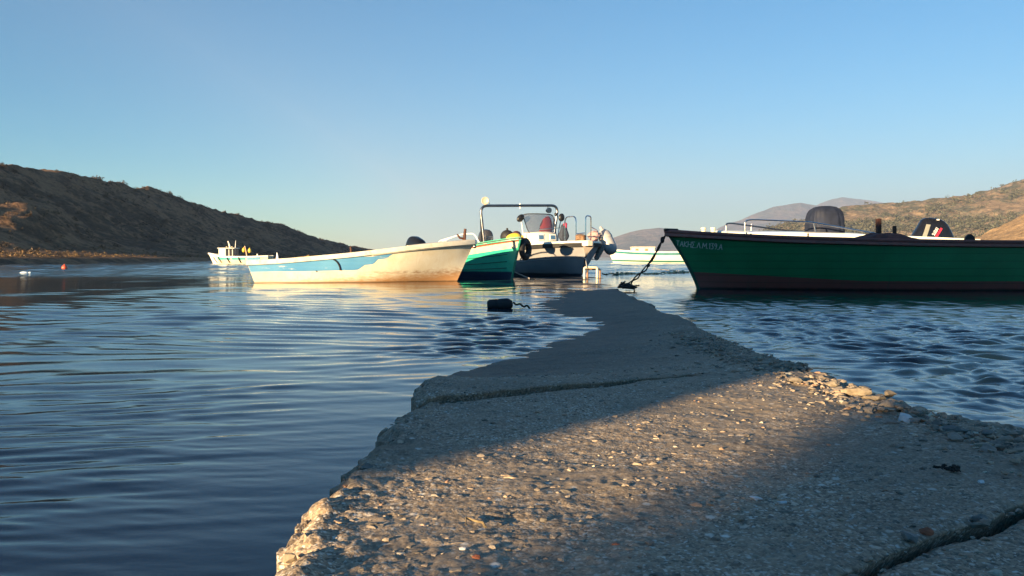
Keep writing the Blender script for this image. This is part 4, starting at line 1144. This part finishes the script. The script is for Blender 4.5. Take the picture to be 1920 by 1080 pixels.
# ================================================================== 4 DARK GREEN BOAT
gf = G(1310, 541.5)
L4 = 7.6
green = empty('wooden_boat', (gf.x + L4 / 2, gf.y + .0, 0), math.pi, 'long dark green wooden boat with maroon rail and painted name, right of jetty', 'boat', 'boats moored around the jetty')
H4 = Hull(L4, 1.12, [(0, .91), (.2, .88), (.45, .89), (.65, .925), (.8, .97), (.92, 1.04), (1, 1.10)],
          [(0, .74), (.2, .92), (.45, 1.0), (.65, .96), (.8, .76), (.9, .47), (.96, .22), (1, .012)],
          [(0, .18), (.45, .16), (.7, .30), (.88, .55), (1, .8)], -.3, .61, .15, 1.25, 3.2)
def green_paint():
    t = NT('dark_green_hull'); v = t.coord(); sp = t.sep(v); n = t.noise(v, 1.6, 5, .6); n2 = t.noise(t.coord('Object', (2, 1, 9)), 4, 5, .7)
    c = t.mix(t.ramp(n, [(.3, 0), (.7, 1)]), (.014, .165, .062), (.020, .22, .085))
    bz = t.math('ADD', .155, t.math('MULTIPLY', t.ramp(sp[0], [(0, 0), (1, 1)]), .0))
    xr = t.math('MULTIPLY', t.math('MAXIMUM', t.math('SUBTRACT', sp[0], 1.0), 0.0), .052)
    edge = t.math('SUBTRACT', t.math('SUBTRACT', sp[2], .165), xr)
    b = t.ramp(t.math('ADD', edge, t.math('MULTIPLY', t.math('SUBTRACT', n2, .5), .012)), [(0, 1), (.006, 0)])
    c = t.mix(b, c, t.mix(n, (.18, .052, .042), (.27, .085, .066)))
    c = t.mix(t.ramp(t.math('ADD', sp[2], t.math('MULTIPLY', n2, .05)), [(.03, 1), (.075, 0)]), c, (.012, .010, .012))  # shadow and reflection at the waterline painted as a near-black band
    wv = t.n('ShaderNodeTexWave', bands_direction='Z'); t.L.new(t.coord('Object', (.02, .02, 1)), wv.inputs[0]); wv.inputs['Scale'].default_value = 2.4; wv.inputs['Distortion'].default_value = .5
    seam = t.ramp(wv.outputs[1], [(.0, 1), (.05, 0)])
    c = t.mix(t.math('MULTIPLY', seam, .45), c, (.003, .03, .016))
    drip = t.noise(t.coord('Object', (14, 1, .7)), 1.5, 5, .65)
    c = t.mix(t.math('MULTIPLY', t.ramp(drip, [(.56, 0), (.72, 1)]), .35), c, (.022, .10, .06))
    sc = t.ramp(n2, [(.66, 0), (.74, .35)])
    c = t.mix(sc, c, (.05, .13, .09))
    return t.fin(c, .42, t.bump(t.math('ADD', n2, t.math('MULTIPLY', seam, -.8)), .18, .006))
H4.shell('hull', green_paint(), green, 100)
MAROON = paint('maroon_rail', (.30, .085, .068), .5, 0, .25, 6, .1, (.2, .09, .07))
H4.rail('gunwale_rail', MAROON, green, .13, .115, .045, .018)
H4.rail('rubbing_strake', paint('maroon_strake', (.22, .06, .05), .5, 0, .2, 8), green, .01, .03, .058, -.088, 0, 1, 60, .004)
H4.deck('foredeck', MAROON, green, .74, .985, .0, .03, .9)
st_ = H4.pt(1, H4.sheer(1))
MB().tube([H4.pt(1, z, 1, 0) + Vector((.012, 0, 0)) for z in (-.1, .1, .3, .5, .7, .9, 1.1)], .03, 8).build('stem_post', paint('stem_dark_green', (.006, .07, .038), .5), green)
MB().box((st_.x - .08, 0, st_.z + .012), (.26, .14, .05), .015, Euler((0, R(-2), 0)).to_matrix()).build('bow_cap', paint('black_bow_cap', (.03, .018, .016), .6, 0, .3, 12, .3), green)
x0 = inv  # placeholder name reuse guard
ginv = (Matrix.Translation(green.location) @ Matrix.Rotation(math.pi, 4, 'Z')).inverted()
tl = ginv @ P(1275, 461.2, 15.75)
def on_hull(u, w_, th):
    z = tl.z - .095 * u + w_; x = tl.x - u
    t_ = H4.t_at(x, z); q = H4.pt(t_, z, 1, .005 + th); return q
lettering('name_lettering', 'TAKH\u03a3.\u039b.M.139.A', .105, on_hull, paint('white_brush_paint', (.62, .64, .60), .6, 0, .1, 20), green, .105, .135, .80)
def gq(px, py, d): return ginv @ P(px, py, d)
for px, top, w_ in ((1647, 410, .085), (1677, 423.5, .06)):
    a = gq(px, 447, 15.95); b_ = gq(px, top, 15.95)
    MB().box((a.x, a.y, (a.z + b_.z) / 2), (w_, w_, b_.z - a.z), .008, Euler((R(1.5), R(1), 0)).to_matrix()).build('mooring_post', RUST, green)
a = gq(1818, 446, 15.6); MB().rings([[(a.x + x, a.y + y, a.z - .05 + z) for x, y in ((-w_, -.03), (w_, -.03), (w_, .03), (-w_, .03))] for z, w_, x in ((0, .09, 0), (.06, .08, 0), (.09, .05, .03), (.12, .015, .05))]).build('rail_chock', paint('dark_chock', (.035, .02, .02), .7, 0, .3, 15, .3), green)
for t_ in (.22, .42, .60):
    MB().box((H4.pt(t_, .4).x, 0, H4.sheer(t_) - .16), (.26, H4.beam(t_) * 1.72, .035), .01).build('thwart', BROWN_WOOD, green)
# tarpaulin heap
mb = MB(); rings = []
for i in range(17):
    k = i / 16; xw_ = (k - .5) * 1.12; ring = []
    for j in range(13):
        m = j / 12; yy = (m - .5) * .62
        hh = .105 * max(0, math.sin(math.pi * k)) ** .7 * max(0, math.sin(math.pi * m)) ** .6
        hh *= 1 + .25 * math.sin(k * 17 + m * 5) * .6 + .18 * math.sin(m * 19 - k * 6)
        ring.append((xw_, yy, hh))
    rings.append(ring)
mb.rings(rings, closed=False); mb.rings([[(p[0] * .98, p[1] * .98, -.02) for p in r] for r in rings], closed=False)
o = mb.build('tarpaulin', paint('maroon_tarpaulin', (.15, .036, .026), .75, 0, .35, 5, .4, (.25, .07, .04))); tg_ = P(1655, 449, 15.55); o.location = (tg_.x, tg_.y, H4.sheer(.5) + .025); tag(o, 'crumpled maroon tarpaulin heaped on the rail of the dark green boat', 'tarpaulin')

# ================================================================== 5 WHITE BOAT BEHIND THE GREEN ONE
wf = P(1352, 480, 20.4)
L5 = 5.6
wb = empty('motor_boat', (wf.x + L5 / 2, wf.y, 0), math.pi, 'white motor boat with covered console and black outboard, mostly hidden behind the dark green boat', 'boat', 'boats moored around the jetty')
H5 = Hull(L5, 1.0, [(0, .98), (.3, 1.05), (.6, 1.11), (.85, 1.14), (1, 1.15)], [(0, .86), (.3, 1.0), (.6, .97), (.8, .76), (.92, .42), (1, .02)], [(0, .15), (.5, .18), (.8, .4), (1, .8)], -.25, .35, .1, 1, 4)
H5.depth = lambda t: .28
H5.shell('hull', GELCOAT, wb)
H5.rail('gunwale_rail', GELCOAT, wb, .2, .07, .03, .03)
H5.deck('foredeck', GELCOAT, wb, .45, .985, -.02, .07, .93)
winv = (Matrix.Translation(wb.location) @ Matrix.Rotation(math.pi, 4, 'Z')).inverted()
def wq(px, py, d): return winv @ P(px, py, d)
def wtube(name, pts, r, mat): return MB().tube(bent([wq(*p) for p in pts], .12, 6), r, 8).build(name, mat, wb)
wtube('side_rail', [(1397, 438, 19.75), (1396, 413, 19.75), (1415, 412, 19.75), (1520, 416.5, 19.6), (1690, 446, 19.6)], .018, CHROME)
wtube('rail_stanchion', [(1525, 418, 19.6), (1531, 441, 19.6)], .015, CHROME)
wtube('side_rail', [(1361, 436, 20.6), (1361, 419, 20.6), (1372, 418.5, 20.7), (1470, 432, 21.2), (1560, 438, 21.3)], .02, DARKTUBE)
wtube('rail_stanchion', [(1409, 420, 20.9), (1408, 436, 20.9)], .014, DARKTUBE)
for px in (1319, 1337):
    q = wq(px, 440, 20.0); mb = MB(); mb.lathe([(.05, -.15), (.055, .05), (.05, .11), (.065, .13), (.06, .165), (.0, .17)], (q.x, q.y, q.z), 'z', 12); mb.build('bow_post', paint('yellow_white_post', (.80, .74, .55), .4), wb)
q = wq(1358, 436, 20.1); MB().box((q.x, q.y, q.z - .02), (.13, .10, .09), .015).build('deck_hatch', GELCOAT, wb)
for px in (1408, 1515):
    q = wq(px, 441, 19.45); MB().box((q.x, q.y, q.z - .01), (.035, .03, .11), .008).build('cleat', BLACK, wb)
# console under a tied navy cover
cq = wq(1546, 440, 20.6); mb = MB(); rings = []
for z, sx, sy in ((0, .96, .9), (.05, 1.02, 1.0), (.2, 1.0, 1.0), (.38, .97, .97), (.52, .90, .9), (.6, .8, .78), (.66, .58, .55), (.685, .3, .28), (.69, .05, .05)):
    ring = []
    for k in range(64):
        q = 2 * math.pi * k / 64; c, s_ = math.cos(q), math.sin(q); e = .5
        pl_ = 1 + (.035 * math.sin(q * 9 + 2 * math.sin(q * 2)) + .02 * math.sin(q * 17 + z * 5)) * (1 if z < .6 else .5)
        ring.append(Vector((math.copysign(abs(c) ** e, c) * .40 * sx * pl_ + .05 * (z / .7) * 0, math.copysign(abs(s_) ** e, s_) * .36 * sy * pl_, z)))
    rings.append([cq + p for p in ring])
mb.rings(rings); mb.build('console_cover', paint('navy_cover', (.009, .015, .038), .75, 0, .25, 6, .4), wb, True, 60)
q = wq(1748, 452, 20.2)
ob, obm = outboard(wb, Vector((q.x, q.y, q.z)), Euler((0, R(-7), 0)), .44, 1.02, .54, BLACK_GLOSS, True, [(0, 1, 1, 0), (.1, .98, 1.0, 0), (.33, .86, .93, .0), (.55, .74, .86, .01), (.75, .62, .75, .03), (.88, .52, .62, .05), (.96, .38, .45, .06), (1.0, .15, .2, .06)])
def cowl_side(u, w_, th, x_off=0, z_off=0):
    """local plane on the camera side (+y) of the cowl; u runs down-left, w across"""
    return obm @ Vector((x_off + u, .225 + th, z_off + w_))
def cp(x, z, th): return obm @ Vector((x, .222 * float(np.interp(z, [0, .18, .36, .47, .54], [1, .93, .80, .66, .4])) + .004 + th, z))
MB().rings([[cp(x - .25 * z, z, th) for x, th in ((.27, 0), (.37, 0), (.37, .006), (.27, .006))] for z in (.05, .12, .2, .28, .36)]).build('silver_panel', paint('silver_panel', (.70, .62, .42), .2, .6), ob)
aa, bb = Vector((-.04, .30)), Vector((.13, .02))               # text climbs from lower left to upper right in the photograph
du = (Vector((-.09, .40)) - Vector((.08, .06))).normalized(); dv = Vector((du.y, -du.x)) * -1
def dec(u, v_, th): 
    w2 = Vector((.075, .11)) + du * u + Vector((du.y, -du.x)) * v_
    return cp(w2.x, w2.y, .002 + th)
lettering('motor_lettering', 'SUZUKI', .068, dec, paint('motor_white', (.8, .8, .8), .4), ob, .16, .16, .72)
def red(u, v_, th): return dec(u, v_ - .075, th)
MB().rings([[red(u, v_, th) for v_, th in ((0.0, 0), (.05, 0), (.05, .003), (0, .003))] for u in (.0, .1, .2, .25)]).build('red_stripe', paint('motor_red', (.60, .03, .06), .4), ob)
MB().box(obm @ Vector((.0, .10, .50)), (.05, .12, .03), .004).build('top_badge', WHITE_T, ob)

# ================================================================== 6 WHITE CAIQUE FAR RIGHT
d6 = 88
cq_ = P(1150, 493, d6); L6 = 11.0
caique = empty('white_boat', (cq_.x + L6 / 2, d6, 0), math.pi, 'white boat with teal stripes and a small cream cabin, far out behind the fender', 'boat', 'boats moored around the jetty')
H6 = Hull(L6, 1.5, [(0, 1.3), (.3, 1.18), (.6, 1.15), (.85, 1.25), (1, 1.42)], [(0, .8), (.3, 1), (.6, .98), (.85, .62), (1, .02)], [(0, .2), (.5, .2), (.8, .4), (1, .8)], -.3, .6, .2, 1, 4)
H6.shell('hull', paint('caique_white', (.78, .74, .62), .4, 0, .06, 1), caique)
TEALP = paint('teal_stripe', (.02, .20, .22), .5, 0, .15, 2)
ts = [i / 30 for i in range(31)]
H6.band('upper_stripe', TEALP, caique, [(t, H6.sheer(t) - .34, H6.sheer(t) - .14) for t in ts], 1, .012, 6)
H6.band('waterline_stripe', paint('green_stripe', (.02, .16, .12), .5), caique, [(t, .06 + .12 * t ** 3, .22 + .12 * t ** 3) for t in ts], 1, .012, 6)
H6.rail('gunwale_rail', paint('caique_rail', (.80, .76, .66), .4), caique, .1, .12, .05, .03)
cinv = (Matrix.Translation(caique.location) @ Matrix.Rotation(math.pi, 4, 'Z')).inverted()
a, b_ = cinv @ P(1184, 478, d6), cinv @ P(1226, 464, d6)
cx_ = (a.x + b_.x) / 2; wx_ = abs(a.x - b_.x); CAB = paint('cabin_cream', (.78, .70, .52), .5, 0, .06, 2)
cab = MB().box((cx_, 0, (b_.z + .9) / 2), (wx_, 1.5, b_.z - .9), .06).build('cabin', CAB, caique)
MB().box((cx_, 0, b_.z + .03), (wx_ + .12, 1.6, .07), .03).build('cabin_roof', CAB, cab)
for k in (-.30, .12): MB().box((cx_ - wx_ * k * 1.0, .752, b_.z - .34), (wx_ * .14, .02, .42), .01).build('window', paint('cabin_opening', (.30, .21, .11), .6), cab)

# ================================================================== 7 FISHING BOAT FAR LEFT
d7 = 74
fq = P(398, 495, d7); L7 = 4.9
FT = math.pi
fboat = empty('trawler', (fq.x + L7 / 2, d7 + .3, 0), FT, 'small white and blue fishing boat with wheelhouse, anchored off the dark headland', 'boat', 'boats moored around the jetty')
H7 = Hull(L7, 1.1, [(0, .72), (.3, .66), (.6, .66), (.8, .70), (.92, .86), (1, .95)], [(0, .8), (.3, 1), (.6, .98), (.85, .66), (1, .02)], [(0, .2), (.5, .2), (.8, .4), (1, .8)], -.3, .42, .1, 1, 4)
H7.shell('hull', paint('trawler_hull', (.76, .68, .48), .45, 0, .12, 2), fboat)
H7.rail('gunwale_rail', GELCOAT, fboat, .08, .1, .04, .03)
for t0_, t1_, nm in ((.12, .34, 'b'), (.36, .60, 'g'), (.62, .86, 'g')):
    H7.band('blue_panel', paint('trawler_blue' if nm == 'b' else 'trawler_teal', (.16, .38, .58) if nm == 'b' else (.08, .36, .38), .45), fboat, [(t0_ + (t1_ - t0_) * k / 6, H7.sheer(.5) - .30, H7.sheer(t0_ + (t1_ - t0_) * k / 6) - .08) for k in range(7)], 1, .012, 6)
H7.band('white_bow', GELCOAT, fboat, [(t, .02, H7.sheer(t) - .02) for t in (.88, .92, .96, .99, 1.0)], 1, .012, 8)
finv = (Matrix.Translation(fboat.location) @ Matrix.Rotation(FT, 4, 'Z')).inverted()
def fq_(px, py): return finv @ P(px, py, d7)
a, b_ = fq_(412, 482), fq_(425, 466)
wh = MB().rings([[(x, y * .62, z) for x, y in ((a.x - .02, -1), (a.x - .02, 1), (b_.x, 1), (b_.x, -1))] for z in (.35, b_.z)]).build('wheelhouse', GELCOAT, fboat, False)
a2, b2 = fq_(425, 480), fq_(441, 467)
MB().rings([[(x, y * .6, z) for x, y in ((b_.x - .01, -1), (b_.x - .01, 1), (b2.x, 1), (b2.x, -1))] for z in (.4, b2.z - .02)]).build('cabin_window', paint('dark_cabin_glass', (.03, .03, .035), .15), wh, False)
MB().box(((a.x + b2.x) / 2, 0, b_.z + .03), (abs(a.x - b2.x) + .15, 1.4, .06), .02).build('cabin_roof', GELCOAT, wh)
for px in (431.5, 438): q = fq_(px, 474); MB().box((q.x, .605, q.z), (.06, .03, .6), .01).build('window_post', GELCOAT, wh)
def ftube(name, pts, r, mat): return MB().tube([fq_(*p) + Vector((0, .0, 0)) for p in pts], r, 8).build(name, mat, fboat)
ftube('mast', [(431.5, 467), (430, 459), (427.5, 452)], [.075, .07, .05], GELCOAT)
ftube('antenna_pole', [(440.5, 478), (441, 466), (442, 451)], [.035, .03, .02], WHITE_T)
for px in (425, 435): ftube('mast_lamp', [(px, 463.5), (px, 462)], .06, paint('lamp_tan', (.6, .5, .3), .5))
for px, k in ((401.5, 0), (413, 1), (431, 2), (453, 3)):
    q = finv @ P(px, 485, d7); t_ = H7.t_at(q.x, .5)
    MB().tube(smooth_path([H7.pt(t_, .6, 1, .03), H7.pt(t_ - .008, .38, 1, .05), H7.pt(t_ - .03, .12, 1, .04)], 4), .045, 6).build('fender_rope', RUBBER, fboat)
ftube('net_frame', [(463, 481), (461, 470), (459, 461)], [.05, .045, .04], paint('peach_post', (.6, .42, .3), .6))
ftube('net_frame', [(483, 481.5), (482.5, 476)], .06, WHITE_T)
for px, py in ((457, 469), (468, 470)):
    q = fq_(px, py); o = MB().ball((0, 0, 0), .17, 16, 12, (.85, .8, 1.2)).tube([(0, 0, .18), (0, 0, .26)], .03, 6).build('net_float', YEL); o.location = P(px, py, d7); tag(o, 'yellow net float, %s of two hung on the far fishing boat\'s stern frame' % ('left' if px < 460 else 'right'), 'float', 'yellow net floats')

# ================================================================== BUOYS, FLOAT, LADDER, ROPES
p = G(121, 504)
o = MB().ball((0, 0, .06), .14, 18, 12).tube([(0, 0, .18), (0, 0, .24)], .03, 8).build('mooring_buoy', paint('orange_red_buoy', (.62, .10, .05), .4, 0, .15, 8)); o.location = p; tag(o, 'orange red round buoy floating off the dark headland', 'buoy')
p = G(46, 513.5)
mb = MB(); mb.ball((0, 0, .02), .13, 16, 10, (1.3, .9, .55)); mb.ball((.16, .05, .0), .06, 12, 8, (1.3, 1, .7)); mb.tube([(.1, 0, .02), (.22, .0, .05)], .03, 8)
o = mb.build('plastic_jug', paint('white_jug', (.62, .72, .80), .4, 0, .1)); o.location = p; tag(o, 'pale blue white plastic jug adrift at far left', 'jug')
p = G(938, 578); 
mb = MB(); mb.lathe([(.02, -.15), (.055, -.145), (.07, -.12), (.072, -.03), (.066, -.02), (.072, -.01), (.073, .09), (.06, .12), (.04, .145), (.02, .15)], (0, 0, .04), 'x', 22)
o = mb.build('float_drum', RUBBER); o.location = p; o.rotation_euler = (0, R(-4), R(-8)); tag(o, 'black drum float with a weedy line lying left of the jetty', 'float')
MB().tube(smooth_path([(.16, .01, .06), (.19, .0, .03), (.235, .01, .035), (.28, -.01, .0), (.32, .0, .012), (.36, 0, -.05)], 4), .012, 6).build('weedy_line', paint('weedy_line', (.03, .035, .02), .9, 0, .5, 40, .8), o)

LADC = paint('cream_pipe', (.74, .66, .50), .45, 0, .12, 20, 0, (.42, .24, .12))
la, lb = G(1095.5, 521, -.0), G(1119.5, 521, -.0)
lad = empty('ladder_handrail', (0, 0, 0), 0, 'cream pipe ladder hoop standing on the drowned end of the jetty', 'handrail')
hh = .60 + (482 - 501.5) / F * la.y
MB().tube(bent([(la.x, la.y, -.25), (la.x, la.y, hh), (lb.x, lb.y, hh), (lb.x, lb.y, -.25)], .05, 4), .033, 10).build('hoop', LADC, lad)
MB().tube(bent([(la.x + .12, la.y + .35, -.25), (la.x + .12, la.y + .35, hh - .05), (lb.x + .12, lb.y + .35, hh - .05), (lb.x + .12, lb.y + .35, -.25)], .05, 4), .03, 10).build('hoop', paint('rusty_pipe', (.30, .17, .10), .7, 0, .3, 20), lad)
for q in (la, lb): MB().tube([(q.x, q.y, hh - .04), (q.x + .12, q.y + .35, hh - .06)], .022, 8).build('tie_bar', LADC, lad)

def rope(name, path, r, mat, label, cat='rope'):
    return tag(MB().tube(path, r, 7).build(name, mat), label, cat)
DKROPE = rope_mat('dark_rope', (.045, .038, .034)); LTROPE = rope_mat('pale_rope', (.50, .46, .42))
r0 = P(1248, 442, 16.25); r1 = G(1176, 537, .05)
rp = smooth_path([r0, P(1241, 452, 16.24), P(1229, 476, 16.2), P(1211, 503, 16.15), P(1192, 522, 16.1), r1], 7)
mb = MB(); n_ = len(rp)
for s_ in (0, 1):
    mb.tube([p + Vector((.014 * math.cos(i * .55 + s_ * 3.14) , 0, .014 * math.sin(i * .55 + s_ * 3.14))) * (1 if i < n_ * .5 else 1.8) for i, p in enumerate(rp)], .014, 6)
mb.ball(P(1242, 450, 16.22), .05, 10, 8, (.8, .8, 1.3)); mb.ball(P(1216, 497, 16.17), .034, 8, 6, (.9, .8, 1.2))
tag(mb.build('mooring_rope', DKROPE), 'dark doubled mooring rope from the green boat bow to the jetty corner', 'rope')
mb = MB(); g2 = np.random.default_rng(4)
base = G(1174, 541, .04)
for k in range(9):
    pts = [base + Vector((g2.normal() * .09, g2.normal() * .12, abs(g2.normal()) * .045 + .01)) for _ in range(5)]
    mb.tube(smooth_path(pts, 5), .013, 6)
mb.tube(smooth_path([base + Vector((.03, 0, .06)), base + Vector((.12, -.02, .02)), base + Vector((.16, -.03, -.10))], 5), .013, 6)
tag(mb.build('rope_coil', DKROPE), 'dark tangled rope heap at the far right corner of the jetty', 'rope')
a = P(926, 487, 23.45)
rope('bow_line', arc(a, G(993, 522, .02), .04, 12), .016, LTROPE, 'pale thin line from the teal bow down to the jetty end')
a = P(1085, 481, 25.9)
rope('bow_line', smooth_path([a, P(1097, 484, 25.4), P(1099, 492, 24.8), P(1100.5, 502, 24.55)], 6), .016, LTROPE, 'pale line from the motor boat bow to the cream ladder hoop')
rope('tie_line', arc(P(1088, 481.5, 25.8), P(1120, 486, 26.5), .03), .013, LTROPE, 'pale line stretched from the motor boat stem to the canvas roll')
g3 = np.random.default_rng(6)
p0, p1 = G(1130, 516.5), G(1292, 512.5)
path = [p0.lerp(p1, i / 30) + Vector((0, g3.normal() * .12, .02 + abs(g3.normal()) * .02)) for i in range(31)]
WEED = paint('weedy_tan_rope', (.72, .58, .36), .9, 0, .5, 9, .8)
mb = MB().tube(smooth_path(path, 3), .024, 6)
for i in range(60):
    k = min(1, max(0, g3.choice([g3.normal(.2, .08), g3.normal(.86, .1)]))); q = p0.lerp(p1, k)
    mb.ball(q + Vector((g3.normal() * .12, g3.normal() * .08, .03 + abs(g3.normal()) * .025)), g3.uniform(.015, .045), 7, 5, (1.4, 1, .8))
tag(mb.build('floating_rope', WEED), 'tan rope tangled with weed floating between the jetty end and the green bow', 'rope')
q0 = G(1222, 505); rope('thin_line', smooth_path([q0, q0.lerp(p1, .4) + Vector((0, 0, .04)), p1 + Vector((0, -.1, .05))], 6), .018, LTROPE, 'thin pale line slanting over the water into the floating weedy rope')
